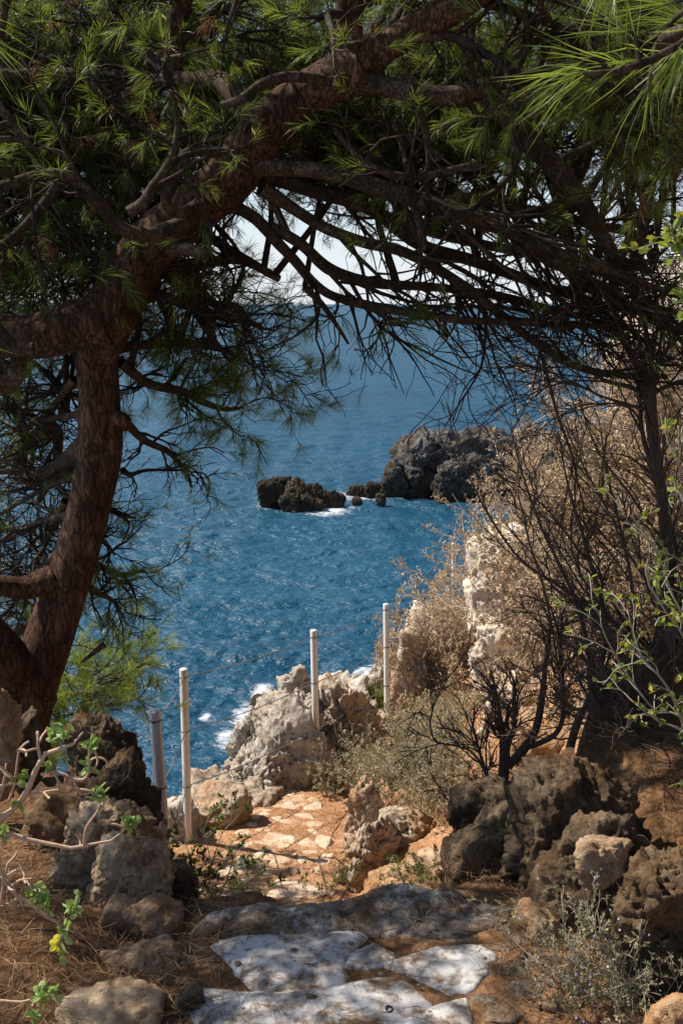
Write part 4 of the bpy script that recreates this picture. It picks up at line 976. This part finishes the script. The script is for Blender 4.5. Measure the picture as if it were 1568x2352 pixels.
# bough tip at the left edge, a third pine outside the view
b3 = np.array([-1.25,.75,h1(-1.25,.75)])
pine3 = thing('pine_tree', b3, 'bright green pine needle tuft poking in at the left edge beside the trunk elbow', 'tree')
pine2 = pine3
c = np.array([[*b3[:2],b3[2]-.1,.05],[-1.2,.8,-.6,.045],[-1.0,.9,.0,.03],[-.95,.95,.5,.02]]); limb_obj(c, BARK, 'trunk', 14, 50, 6, pine3)
near_bough([[-1.0,.9,-.05,.012],q(-420,820,.95,.006),q(-300,790,.93,.003),q(-215,760,.92,.002)], 64, per=60, t0=.85, side=[(.99,(1,0,.12),.03,40),(.9,(1,0,-.25),.05,24)])
near_bough([[-.97,.93,.3,.012],q(-300,330,.95,.006),q(-260,400,.93,.003),q(-200,500,.92,.002)], 65, per=24, t0=.85, side=[(.98,(.9,0,-.3),.03,20)])
near_bough([[-.96,.94,.4,.012],q(-300,-60,1.0,.006),q(-220,-80,1.,.003),q(-160,-30,1.,.002)], 66, per=40, t0=.8, side=[(.98,(.9,0,.1),.05,44),(.9,(.8,.2,-.6),.07,40),(.8,(.6,0,.6),.07,40)])

# ---- young pines growing below the left bank
def young(label, base, top, seed, n=9):
    g = np.random.default_rng(seed)
    t = thing('young_pine', base, label, 'tree', None)
    c = resample(np.array([[*base,.035],[*(base*.5+top*.5+np.array([.05,0,.03])),.022],[*top,.008]]),30)
    limb_obj(c, BARK, 'trunk', 12, 40, seed, t)
    for k in range(n):
        tt = g.uniform(.25,1); j = int(tt*29); s_ = c[j,:3]; a = g.uniform(0,6.28)
        d = norm(np.array([math.cos(a),math.sin(a),g.uniform(.1,.7)])); Lh = g.uniform(.35,.62)*(1.25-.6*tt)
        cc = np.array([[*s_,.009],[*(s_+d*Lh*.5),.007],[*(s_+d*Lh+np.array([0,0,.06])),.003]])
        o = limb_obj(cc, LIMB, 'branch', 8, 16, seed+k, t)
        feather(o, cc, YNEED, n2=6, l2=.22, n3=3, l3=.12, per=46, NW=.0020, NL=.10, bare=0, g=g, t0=.25, trop=(0,0,.04), tone=(.15,1))
young('sunlit young pine with yellow green needles below the left trunk', P(170,1800,5.5), P(185,1500,5.5), 901, 13)
young('small bright young pine half hidden behind the foot of the left trunk', P(110,1800,5.6), P(120,1560,5.6), 921, 9)
# ------------------------------------------------------------------ shrubs and herbs
DSTEM = plain_mat('dry_shrub_stem', (.46,.37,.29), .8, 0, .5, 8)
DLEAF = foliage_mat('dry_shrub_leaf', [(0,(.19,.105,.065)),(.35,(.42,.28,.18)),(.6,(.60,.46,.32)),(.82,(.64,.53,.30)),(1,(.36,.36,.10))], .3, .7, .2)
WOOD = plain_mat('dark_woody_stem', (.10,.068,.05), .85, 0, .5, 14, .4)
GLEAF = foliage_mat('green_shrub_leaf', [(0,(.06,.11,.03)),(.45,(.13,.22,.04)),(.8,(.25,.33,.06)),(1,(.48,.38,.04))], .42, .45, .4)
GSTEM = plain_mat('grey_green_stem', (.30,.27,.20), .7, 0, .35, 12)
HLEAF = foliage_mat('grey_green_herb', [(0,(.16,.16,.085)),(.4,(.33,.31,.19)),(.75,(.48,.42,.27)),(1,(.60,.47,.29))], .25, .7, .2)
STRAW = foliage_mat('straw', [(0,(.30,.20,.10)),(1,(.58,.46,.28))], .25, .7, .2)
FLOW = foliage_mat('lilac_flower', [(0,(.40,.30,.52)),(1,(.66,.60,.72))], .3, .6, .2)
SALT = foliage_mat('saltbush_leaf', [(0,(.12,.21,.06)),(.5,(.24,.37,.12)),(.9,(.36,.48,.19)),(1,(.62,.58,.05))], .35, .5, .4)
TWIGT = plain_mat('tan_twig', (.42,.29,.20), .75, 0, .35, 25, .4)
FENN = foliage_mat('sea_fennel', [(0,(.16,.22,.05)),(1,(.42,.46,.10))], .3, .5, .3)

def shrub(label, base, h, seed, lean=(-.25,0,1), spread=.6, n=13, n2=12, n3=7, n4=2, leaf=2, LS=.031, stem=None, leafm=None, name='dry_shrub', cat='shrub', r0=.011, wander=.11, group=None, rt=.0022, tone=None, l2=.42, leaflen=1.0, t2=.12, round_=False, up=.03):
    stem = stem or DSTEM; leafm = leafm or DLEAF
    g = np.random.default_rng(seed)
    base = np.asarray(base, float)
    t = thing(name, base, label, cat, group)
    ax = norm(np.asarray(lean, float))
    d = norm(ax+g.normal(size=(n,3))*spread*np.array([1,1,.35])); d[:,2] = np.abs(d[:,2])
    N = 12; Ls = h*g.uniform(.6,1.1,n); pos = base+g.normal(size=(n,3))*np.array([.06,.06,0]); pos[:,2] -= .05
    PP = np.empty((n,N,3)); PP[:,0] = pos
    for s in range(1,N):
        d = norm(d+g.normal(size=(n,3))*wander+np.array([0,0,up])); pos = pos+d*(Ls/(N-1))[:,None]; PP[:,s] = pos
    RR = r0*g.uniform(.6,1.1,n)[:,None]*np.linspace(1,.25,N)[None]
    geo = Geo(); geo.add(*tubes(PP,RR,6))
    P2,R2 = grow(PP,RR,n2,t2,1,(.2,.75),l2,.6,rt*1.4,wander*1.2,(0,0,up),9,g); geo.add(*tubes(P2,R2,4))
    P3,R3 = grow(P2,R2,n3,.15,1,(.25,.85),.5,.65,rt,wander*1.3,(0,0,up),6,g); geo.add(*tubes(P3,R3,3))
    tips = P3
    if n4:
        P4,R4 = grow(P3,R3,n4,.2,1,(.3,.9),.6,.7,rt*.8,wander*1.3,(0,0,up),5,g); geo.add(*tubes(P4,R4,3)); tips = np.concatenate([resample_b(P3,5),P4])
    geo.build('stem', stem, t, base)
    if leaf:
        b, tn = along(tips, leaf, .2, 1, g); m = g.random(len(b)) < min(1,.9); b=b[m]; tn=tn[m]
        lg = Geo(); leaf_geo(lg, b, tn+g.normal(size=b.shape)*.8, LS*leaflen*g.uniform(.5,1.2,len(b)), LS*.62*g.uniform(.5,1.1,len(b)), None if tone is None else tone[0]+(tone[1]-tone[0])*g.random(len(b)), g, round_=round_)
        lg.build('foliage', leafm, t, base, False)
    return t
def resample_b(PP, n):
    N = PP.shape[1]; u = np.linspace(0,N-1,n); i = np.minimum(u.astype(int),N-2); w=(u-i)[None,:,None]
    return PP[:,i]*(1-w)+PP[:,i+1]*w
def gb(sx, d):
    """ground point on the photograph column sx, d metres ahead"""
    x = (sx-784)*K/FL*d*1.02
    x = P(sx,1400,d)[0]; return np.array([x,d,h1(x,d)])

# the dry brown thicket on the hillside, each bush its own
for k,(label,sx,d,h,kw) in enumerate((
 ('dry bush at the far end of the fence, its twigs hiding the last post',1045,10.7,.95,dict(lean=(-.1,0,1),spread=.5,n=15)),
 ('low brown dry bush leaning over the pale rock by the fourth post',990,9.3,1.0,dict(lean=(-.2,0,1),spread=.5,n=15)),
 ('brown twiggy bush behind the pale pinkish rock near the fourth post',1020,9.8,1.1,dict(lean=(-.35,0,1),spread=.6)),
 ('small dry bush between the fourth post and the cream split boulder',1045,8.6,.6,dict(lean=(-.25,0,1),spread=.8,n=15)),
 ('dry brown bush growing behind the top of the overhanging boulder',1130,9.4,1.55,dict(lean=(-.25,0,1),spread=.5,n=15)),
 ('tall dry bush with rusty seed heads against the sea, highest of the thicket',1260,9.6,1.9,dict(lean=(-.15,0,1),spread=.38,n=17,l2=.34)),
 ('dry bush with pale leaves right of the highest bush in the thicket',1350,9.3,1.75,dict(lean=(-.15,0,1),spread=.42,n=17)),
 ('dense brown bush below the pinkish cliff block at the right',1460,9.2,1.7,dict(lean=(-.1,0,1),spread=.5,n=16)),
 ('dry bush at the right edge under the pinkish cliff block',1570,8.8,1.7,dict(lean=(-.1,0,1),spread=.5,n=16)),
 ('straggly dry bush with yellowing leaves right of the overhanging boulder',1330,7.9,1.3,dict(lean=(-.25,0,1),spread=.6,n=14,tone=(.3,1))),
 ('leafy brown bush in the middle of the sunlit thicket',1310,8.1,1.5,dict(lean=(-.35,0,1),spread=.55,n=15)),
 ('brown bush left of the pale rock ridge in the thicket',1390,7.6,1.35,dict(lean=(-.3,0,1),spread=.6,n=15)),
 ('dry bush with some green leaves in front of the pale rock ridge',1480,7.3,1.2,dict(lean=(-.25,0,1),spread=.6,n=15,tone=(.25,1))),
 ('dry leafless bush at the right edge beside the cream rock',1570,7.0,1.3,dict(lean=(-.2,0,1),spread=.6,n=15,leaf=1)),
 ('grey brown thorny bush above the cream split boulder',1310,6.9,.9,dict(lean=(.05,0,1),spread=.7,n=14)),
 ('brown bush standing over the shaded brown rock at the right',1420,6.5,1.1,dict(lean=(-.4,0,1),spread=.7,n=14,leaf=2)),
 ('dry bush with tangled grey stems right of the cream split boulder',1350,6.3,.8,dict(lean=(.0,0,1),spread=.7,n=15,leaf=1)),
 ('low tangled dry bush behind the large dark boulder',1400,5.6,.8,dict(lean=(-.35,0,1),spread=.9,n=16,leaf=1)),
 ('brown dry bush at the right edge behind the grey stemmed shrub',1530,5.2,1.0,dict(lean=(-.3,0,1),spread=.8,n=16,leaf=1)),
 ('dry brown bush crowding the right edge below the bare tree fork',1600,6.2,1.4,dict(lean=(-.3,0,1),spread=.6,n=16,leaf=2)),
 ('short dry bush in front of the orange brown shaded rock',1270,5.9,.45,dict(lean=(.1,0,1),spread=.9,n=13,leaf=1)),
 ('thin dry bush between the dark woody stems and the cream rock',1530,6.0,1.1,dict(lean=(-.3,0,1),spread=.7,n=14,leaf=2)),
)):
    shrub(label, gb(sx,d), h, 1000+k, group='dry bushes on the hillside', **kw)

# traced woody stems
def traced(name, label, cat, base, stems, seed, stem_m, n2, l2, n3, l3, n4=0, ang=(.2,.7), leafm=None, leaf=0, LS=.02, wander=.12, rt=.0014, trop=(-.02,0,.03), t0=.25, tone=None, round_=False, n2t=None):
    g = np.random.default_rng(seed); t = thing(name, base, label, cat)
    for st in stems:
        c = px(*st); cc = resample(c,26); 
        cc[:,:3] += .006*np.stack([fbm(cc[:,:3]*9+q_,3) for q_ in (0,30,60)],1)
        geo = Geo(); geo.add(*tubes(cc[None,:,:3],cc[None,:,3],9,True)[:2]); V,Q_,T_ = tubes(cc[None,:,:3],cc[None,:,3],9,True); geo = Geo().add(V,Q_,T_)
        tips = None
        if n2:
            P2,R2 = grow(cc[None,:,:3],cc[None,:,3],n2,t0,1,ang,0,.55,rt*1.5,wander,trop,10,g,absl=l2); geo.add(*tubes(P2,R2,5)); tips = P2
            if n3:
                P3,R3 = grow(P2,R2,n3,.15,1,(.25,.8),0,.65,rt,wander*1.2,trop,7,g,absl=l3); geo.add(*tubes(P3,R3,4)); tips = P3
                if n4:
                    P4,R4 = grow(P3,R3,n4,.2,1,(.25,.8),0,.7,rt*.8,wander*1.2,trop,5,g,absl=l3*.5); geo.add(*tubes(P4,R4,3)); tips = np.concatenate([resample_b(P3,5),P4])
        o = geo.build('stem', stem_m, t, cc[0,:3])
        if leaf and tips is not None:
            b, tn = along(tips, leaf, .2, 1, g); lg = Geo()
            leaf_geo(lg, b, tn+g.normal(size=b.shape)*.7, LS*g.uniform(.6,1.2,len(b)), LS*.7*g.uniform(.6,1.1,len(b)), None if tone is None else tone[0]+(tone[1]-tone[0])*g.random(len(b)), g, round_=round_)
            lg.build('foliage', leafm, o, cc[0,:3], False)
    return t
def dd(d, *p): return [(a,b,d+(q[2] if len(q)>2 else 0),q[0]) for a,b,*q in p]
W = dict(n2=12, l2=.20, n3=5, l3=.10, n4=1)
traced('woody_shrub','dark gnarled woody shrub rooted on the overhanging ledge beside the path','shrub',P(1155,1830,3.5),[
 dd(3.5,(1150,1850,10.5),(1154,1715,8.7),(1148,1656,5.6),(1140,1600,3.7),(1125,1540,2.5)),
 dd(3.5,(1160,1840,8.7),(1163,1730,6.8),(1177,1671,5.0),(1180,1600,4.3),(1177,1562,2.5)),
 dd(3.5,(1135,1830,5.6),(1107,1744,3.7),(1092,1694,3.1),(1080,1650,1.9)),
 dd(3.5,(1128,1800,4.3),(1092,1735,2.5),(1048,1714,2.2),(1001,1702,2.2),(988,1670,2.1),(993,1627,1.9),(1013,1586,1.6),(1061,1565,1.0)),
 dd(3.5,(1166,1760,9.9),(1224,1688,9.3),(1243,1612,8.1),(1252,1524,5.6,.05),(1262,1440,3.7,.1),(1245,1340,3.1,.15),(1215,1240,2.5,.2),(1190,1140,1.6,.25)),
 dd(3.5,(1200,1720,6.8),(1270,1690,6.2,.1),(1292,1640,5.6,.15),(1290,1540,5,.2),(1280,1450,3.7,.25),(1260,1390,2,.3)),
 ],1100,WOOD,**W)
traced('woody_shrub','tall dark woody shrub fanning long bare stems to the upper left across the thicket','shrub',P(1300,1760,3.9),[
 dd(3.9,(1290,1780,11.2),(1328,1652,9.3),(1356,1600,8.1),(1352,1500,6.2),(1318,1370,5.0),(1270,1270,3.7),(1230,1180,3.1),(1190,1060,1.9),(1170,960,0.9)),
 dd(3.9,(1300,1760,8.7),(1400,1670,7.4),(1444,1599,6.2),(1430,1520,5.6),(1370,1415,5.0),(1289,1350,3.7),(1200,1290,3.1),(1120,1180,2.5,-.1),(1060,1060,1.2,-.2),(1040,985,0.7,-.3)),
 dd(3.9,(1356,1600,6.8),(1390,1480,6.2),(1380,1380,5.0),(1340,1240,3.7),(1300,1100,2.5),(1280,980,1.2)),
 dd(3.9,(1410,1660,6.2),(1450,1500,5.6),(1450,1350,4.3),(1420,1200,3.1),(1390,1080,1.9),(1380,980,0.9)),
 dd(3.9,(1430,1640,5.6),(1500,1480,5.0),(1530,1320,3.7),(1540,1180,2.5),(1530,1050,1.2)),
 ],1110,WOOD,**dict(W,n2=11,l2=.27,l3=.14))
shrub('tangle of dark twigs crowding the foot of the gnarled woody shrub', gb(1215,3.55), .42, 1111, lean=(.1,0,1), spread=.6, n=15, n2=7, n3=5, n4=1, leaf=0, stem=WOOD, name='woody_shrub', r0=.007, rt=.0013, wander=.16)
shrub('dark twiggy shrub with few leaves behind the large dark boulder', gb(1340,3.8), 1.15, 1112, lean=(-.15,.1,1), spread=.45, n=17, n2=8, n3=5, n4=1, leaf=1, LS=.012, stem=WOOD, leafm=GLEAF, name='woody_shrub', r0=.009, rt=.0013, wander=.13)
shrub('dark leafless shrub at the right edge behind the cut boulder', gb(1520,3.9), 1.2, 1113, lean=(-.15,.1,1), spread=.5, n=17, n2=8, n3=5, n4=1, leaf=1, LS=.012, stem=WOOD, leafm=GLEAF, name='woody_shrub', r0=.009, rt=.0013, wander=.13)
shrub('low dark tangle of twigs on the needle covered ground at the right edge', gb(1530,3.2), .55, 1114, lean=(-.45,0,.8), spread=.8, n=17, n2=8, n3=5, n4=1, leaf=0, stem=WOOD, name='woody_shrub', r0=.007, rt=.0012, wander=.2)
shrub('dark knotted twig clump just behind the top of the large dark boulder', gb(1440,3.35), .55, 1115, lean=(-.3,0,1), spread=.8, n=17, n2=8, n3=5, n4=1, leaf=0, stem=WOOD, name='woody_shrub', r0=.007, rt=.0012, wander=.2)
# small bare tree whose crown fans out under the pine at the right
BT = dict(n2=10,l2=.55,n3=6,l3=.3,n4=1,ang=(.15,.6),wander=.12,trop=(0,0,-.02))
traced('bare_tree','thin dark bare tree spreading a fan of twigs near the right edge','tree',P(1500,1760,4.3),[
 dd(4.3,(1505,1790,15),(1530,1600,14),(1540,1400,13),(1525,1200,13),(1505,1050,13),(1492,930,14),(1495,870,11)),
 dd(4.3,(1492,930,9),(1470,860,8),(1440,800,7),(1400,745,5),(1340,700,3),(1280,670,2)),
 dd(4.3,(1494,900,9),(1510,840,7),(1540,790,5),(1580,740,3)),
 dd(4.3,(1490,910,8),(1450,890,6),(1380,870,4),(1300,820,3),(1240,760,2)),
 dd(4.3,(1495,880,8),(1490,800,6),(1470,720,4),(1440,640,2)),
 dd(4.3,(1500,900,6),(1550,880,5),(1620,860,3)),
 dd(4.3,(1492,940,6),(1440,930,4),(1380,910,3),(1320,880,2)),
 ],1120,WOOD,**BT)
traced('saltbush','grey stemmed shrub with round green and yellow leaves at the right edge','shrub',P(1640,1900,2.4),[
 dd(2.4,(1640,2040,5),(1640,1900,4.3),(1600,1560,3.1),(1568,1458,2.8),(1528,1408,2.5),(1487,1337,2.5),(1485,1289,1.9),(1504,1241,1.2)),
 dd(2.4,(1650,2030,5),(1640,1860,3.7),(1568,1664,3.1),(1528,1575,2.8),(1468,1504,2.2),(1456,1468,1.6),(1440,1400,1.2)),
 dd(2.4,(1655,2030,4),(1640,1800,3.7),(1568,1650,2.5),(1511,1637,1.9),(1480,1604,1.9),(1432,1540,1.9),(1401,1487,1.6),(1380,1444,1.5),(1377,1404,1.2)),
 dd(2.4,(1645,2030,4),(1640,1850,3.1),(1568,1685,2.2),(1516,1659,1.9),(1468,1623,1.6),(1466,1599,1.2)),
 dd(2.4,(1650,1800,3.1),(1600,1500,2.5),(1540,1360,1.9),(1500,1260,1.6),(1440,1200,1.2),(1420,1150,0.9)),
 dd(2.4,(1650,1700,3.1),(1610,1350,2.5),(1575,1200,1.9),(1560,1080,1.2),(1555,980,0.9)),
 ],1130,GSTEM,n2=11,l2=.13,n3=2,l3=.05,leafm=GLEAF,leaf=3,LS=.021,round_=True,tone=(.15,1.),trop=(0,0,0.0),rt=.0010,t0=.3)
traced('climber','leafy green and orange shoot hanging at the right edge below the pine canopy','plant',P(1640,900,2.2),[
 dd(2.2,(1650,1300,5),(1640,900,4),(1610,620,3),(1560,540,2),(1520,505,1.5)),dd(2.2,(1640,900,3),(1600,700,2.4),(1550,690,1.6),(1530,680,1.2)),dd(2.2,(1620,680,2.6),(1580,580,2),(1555,600,1.4))],
 1135,GSTEM,n2=6,l2=.10,n3=3,l3=.05,leafm=GLEAF,leaf=4,LS=.024,round_=True,tone=(.1,1),t0=.4,rt=.001)
# saltbush twig close to the viewer at the lower left
sb0 = np.array([-.98,1.35,h1(-.98,1.35)]); root = (-420,1900,1.2,9)
def near(*p): return [(a,b,1.2,r) for a,b,r in p]
def leaves_at(o_parent, spots, seed):
    g = np.random.default_rng(seed); lg = Geo()
    for (sx,sy,n,sp,t0,t1) in spots:
        c = P(sx,sy,1.2); m = M1(sy,1.2)
        b = c+g.normal(size=(n,3))*sp*m*np.array([.6,.5,.6]); d = g.normal(size=(n,3))+np.array([0,-.3,.5])
        leaf_geo(lg, b, d, .0125*g.uniform(.6,1.25,n), .0105*g.uniform(.6,1.2,n), t0+(t1-t0)*g.random(n), g, round_=True)
    return lg
t = traced('saltbush','bare twisted tan twigs with small round green leaves close by at the lower left','shrub',sb0,[
 near((-420,2160,10),(-200,2020,9),(-10,1887,7),(40,1852,7),(66,1806,7),(96,1741,6),(116,1721,5.5),(166,1711,4),(191,1680,2)),
 near((96,1776,4),(126,1771,3.6),(176,1791,3.4),(202,1781,3),(207,1731,2.6),(204,1700,1.8)),
 near((-420,2160,8),(-150,1980,6),(0,1917,5),(50,1922,5),(101,1937,5),(176,1952,4.5),(205,1935,3.5),(242,1937,2.6),(282,1912,2),(302,1887,1.4)),
 near((191,1950,3.5),(197,1902,3),(227,1857,2.2),(232,1826,1.6)),
 near((-420,2160,8),(-160,2060,6),(0,2013,4.4),(30,2048,4.4),(71,2078,4),(101,2104,3.6),(141,2129,3.2),(136,2164,2.4),(146,2194,1.6)),
 near((15,2048,3.6),(45,2023,3),(76,2018,1.8)), near((96,1741,4),(88,1710,3.4),(83,1680,2.2)), near((66,1806,4),(36,1800,3.4),(0,1806,3)), near((40,1852,4),(60,1830,3),(100,1820,3),(150,1815,2)),
 near((-100,2000,4),(-10,1850,3.4),(10,1790,3),(16,1755,2)), near((20,1840,3),(35,1790,2.6),(45,1720,2)), near((0,2080,3.4),(10,2020,3),(4,1960,2.4),(20,1930,1.6)),
 near((-420,2300,7),(-100,2300,4),(40,2300,3),(90,2290,2.2),(100,2330,1.6)),
 ],1140,TWIGT,n2=3,l2=.035,n3=0,l3=0,rt=.0011,wander=.25,t0=.35,ang=(.5,1.2))
lg = leaves_at(None, [(135,1690,26,16,.2,.6),(50,1785,10,9,.1,.5),(206,1710,14,9,.2,.7),(228,1830,26,12,.3,.8),(300,1890,22,12,.3,.8),(8,1915,12,9,.5,.9),(80,2050,22,12,.5,.9),(105,2072,20,12,.5,.9),(165,2090,32,14,.5,.9),(152,2138,12,9,.6,.9),(133,2166,5,5,1,1),(146,2190,8,7,.6,.95),(95,2282,22,15,.3,.8),(125,2275,12,10,.3,.8),(85,2330,16,10,.3,.95),(110,1765,8,8,.3,.7),(208,1760,8,8,.4,.8),(40,1850,6,8,.2,.6)],1145)
lg.build('foliage', SALT, t, sb0, False)

# grey green herbs beside the path
for k,(sx,sy,h) in enumerate(((800,1800,.26),(845,1775,.27),(890,1750,.29),(935,1725,.32),(975,1705,.34),(820,1830,.40),(870,1810,.46),(925,1790,.48),(985,1770,.46),(1030,1740,.44),(960,1835,.44),(1010,1825,.46),(1060,1800,.44),(900,1850,.36),(1035,1870,.38),(1060,1700,.4),(905,1685,.34),(1000,1650,.34),(765,1825,.30))):
    p = on_ground(sx, sy, 4.5)
    shrub('grey green feathery herb clump on the landward side of the stone path', p, h*1.15, 1200+k, lean=(-.15,-.05,1), spread=.55, n=24, n2=5, n3=2, n4=0, leaf=7, LS=.018, stem=GSTEM, leafm=HLEAF, name='herb_clump', cat='herb', r0=.0028, rt=.0011, wander=.10, group='grey green herbs along the path', l2=.30, leaflen=1.2, t2=.3)
for k,(sx,sy,h) in enumerate(((1005,1640,.45),(1040,1660,.5),(1080,1640,.5),(965,1660,.4),(1080,1700,.4),(985,1870,.3),(1060,1890,.3),(930,1880,.25))):
    p = on_ground(sx, sy, 4.5); g = np.random.default_rng(1300+k); n=110
    lg = Geo(); b = p+g.normal(size=(n,3))*np.array([.07,.07,0]); needle_geo(lg, b, np.array([-.1,0,1])+g.normal(size=(n,3))*.35, h*g.uniform(.4,1.1,n), np.full(n,.0035), .25, None, g)
    set_tag(lg.build('grass_tuft', STRAW, None, p, False),'dry straw coloured grass tuft among the herbs by the path','grass tuft','dry grass tufts by the path')
p = on_ground(1440,2270); shrub('grey green heath with tiny lilac flowers at the foot of the right boulders', p, .30, 1320, lean=(-.3,-.1,1), spread=.75, n=60, n2=6, n3=3, n4=0, leaf=7, LS=.009, stem=GSTEM, leafm=HLEAF, name='flowering_heath', cat='shrub', r0=.0022, rt=.0007, l2=.35, leaflen=1.2, tone=(0,.75))
hh = bpy.data.objects['flowering_heath']; g = np.random.default_rng(5); lg = Geo(); n=170
b = p+norm(g.normal(size=(n,3))+np.array([-.3,-.2,.9]))*g.uniform(.2,.34,(n,1)); leaf_geo(lg,b,g.normal(size=(n,3)),np.full(n,.007),np.full(n,.006),None,g); lg.build('flower', FLOW, hh, p, False)
p = on_ground(1330,2290); shrub('wispy low grey green plant left of the lilac flowered heath', p, .15, 1321, lean=(-.4,0,1), spread=.9, n=34, n2=5, n3=2, n4=0, leaf=6, LS=.008, stem=GSTEM, leafm=HLEAF, name='herb_clump', cat='herb', r0=.0018, rt=.0007, leaflen=1.2, tone=(0,.7))
p = on_ground(430,2030); p = P(405,2040,3.3); shrub('small dark green leafy plant growing over the path edge beside the nearest post', p, .34, 1330, lean=(.1,0,1), spread=.55, n=11, n2=6, n3=2, n4=0, leaf=6, LS=.020, stem=GSTEM, leafm=GLEAF, name='leafy_plant', cat='plant', r0=.003, rt=.001, tone=(0,.35), round_=True)
p = P(468,2060,3.2); shrub('dark green leafy sprig hanging over the pale path stones', p, .24, 1331, lean=(.45,0,1), spread=.4, n=8, n2=6, n3=2, n4=0, leaf=6, LS=.018, stem=GSTEM, leafm=GLEAF, name='leafy_plant', cat='plant', r0=.003, rt=.001, tone=(0,.35), round_=True)
for k,(sx,sy,d,lab) in enumerate(((745,2010,5.1,'tiny green sprig at the foot of the sunlit ochre rock stack'),(940,2000,4.7,'grey leaved sprig in front of the orange low rock'),(985,2010,4.6,'grey leaved sprig in front of the orange stepped rock'),(1040,1990,4.4,'dull green sprig under the dark overhanging ledge'))):
    p = P(sx,sy+25,d); shrub(lab, p, .22, 1340+k, spread=.7, n=8, n2=5, n3=2, n4=0, leaf=5, LS=.016, stem=GSTEM, leafm=GLEAF, name='leafy_plant', cat='plant', r0=.002, rt=.0009, tone=(0,.4), round_=True)
for k,(sx,sy,d,h,lab) in enumerate(((872,1612,9.0,.26,'yellow green sea fennel cushion left of the fourth fence post'),(826,1612,9.0,.12,'small yellow green sea fennel on the jagged rock'))):
    p = P(sx,sy,d); shrub(lab, p, h, 1350+k, lean=(0,-.2,1), spread=.9, n=26, n2=4, n3=2, n4=0, leaf=6, LS=.03, stem=GSTEM, leafm=FENN, name='sea_fennel', cat='plant', r0=.004, rt=.002)

# ------------------------------------------------------------------ fallen needles, twigs
LITT = foliage_mat('fallen_needle', [(0,(.12,.068,.035)),(.5,(.28,.17,.09)),(1,(.48,.34,.20))], .1, .7, .2)
g = np.random.default_rng(77); lg = Geo()
def litter(n, x0,x1,y0,y1, keep, lift=.006, tone=(0,1)):
    x = g.uniform(x0,x1,n); y = g.uniform(y0,y1,n); m = keep(x,y); x=x[m]; y=y[m]; n=len(x)
    z = H(x,y)+lift*g.uniform(.3,1.6,n); a = g.uniform(0,6.28,n)
    d = np.stack([np.cos(a),np.sin(a),g.normal(size=n)*.10],1)
    needle_geo(lg, np.stack([x,y,z],1), d, g.uniform(.05,.11,n), np.full(n,.0016), .0, tone[0]+(tone[1]-tone[0])*g.random(n), g)
nz = lambda x,y: fbm(np.stack([x*2.2,y*2.2,0*x],1),3)
litter(15000,-1.6,-.28,1.3,3.4,lambda x,y: g.random(len(x))<.75+.5*nz(x,y), .012)
litter(26000,.35,2.2,1.4,4.4,lambda x,y: g.random(len(x))<.7+.8*nz(x,y), .014,(0,.6))
litter(3500,-.55,.7,1.3,2.75,lambda x,y: g.random(len(x))<.35+1.2*nz(x,y), .030,(0,.8))
litter(2500,-1.1,.3,4.6,7.6,lambda x,y: (nz(x,y)>-.05)&(x>xl(y))&(x<xr(y)+.1), .022,(.2,.9))
set_tag(lg.build('needle_litter', LITT, None, (0,2,-1.6), False), kind='stuff')
# a curled black strap end lying on the lowest slab
c0 = on_ground(893,2338)+np.array([0,0,.020]); th = np.linspace(-.6,4.0,26)
cv = np.stack([.0075*np.cos(th),.006*np.sin(th),.003+.004*np.sin(th*.7)],1); cv = np.vstack([[-.016,-.014,.001],[-.009,-.011,.002],[.002,-.009,.003],cv])+c0
V,Q_,T_ = tubes(resample(cv,60)[None], np.full((1,60),.0020), 8, True)
set_tag(mesh('curled_strap', V,[Q_,T_], plain_mat('black_rubber',(.012,.012,.013),.35), None, c0),'small curled black strap lying on the edge of the largest white slab','strap')
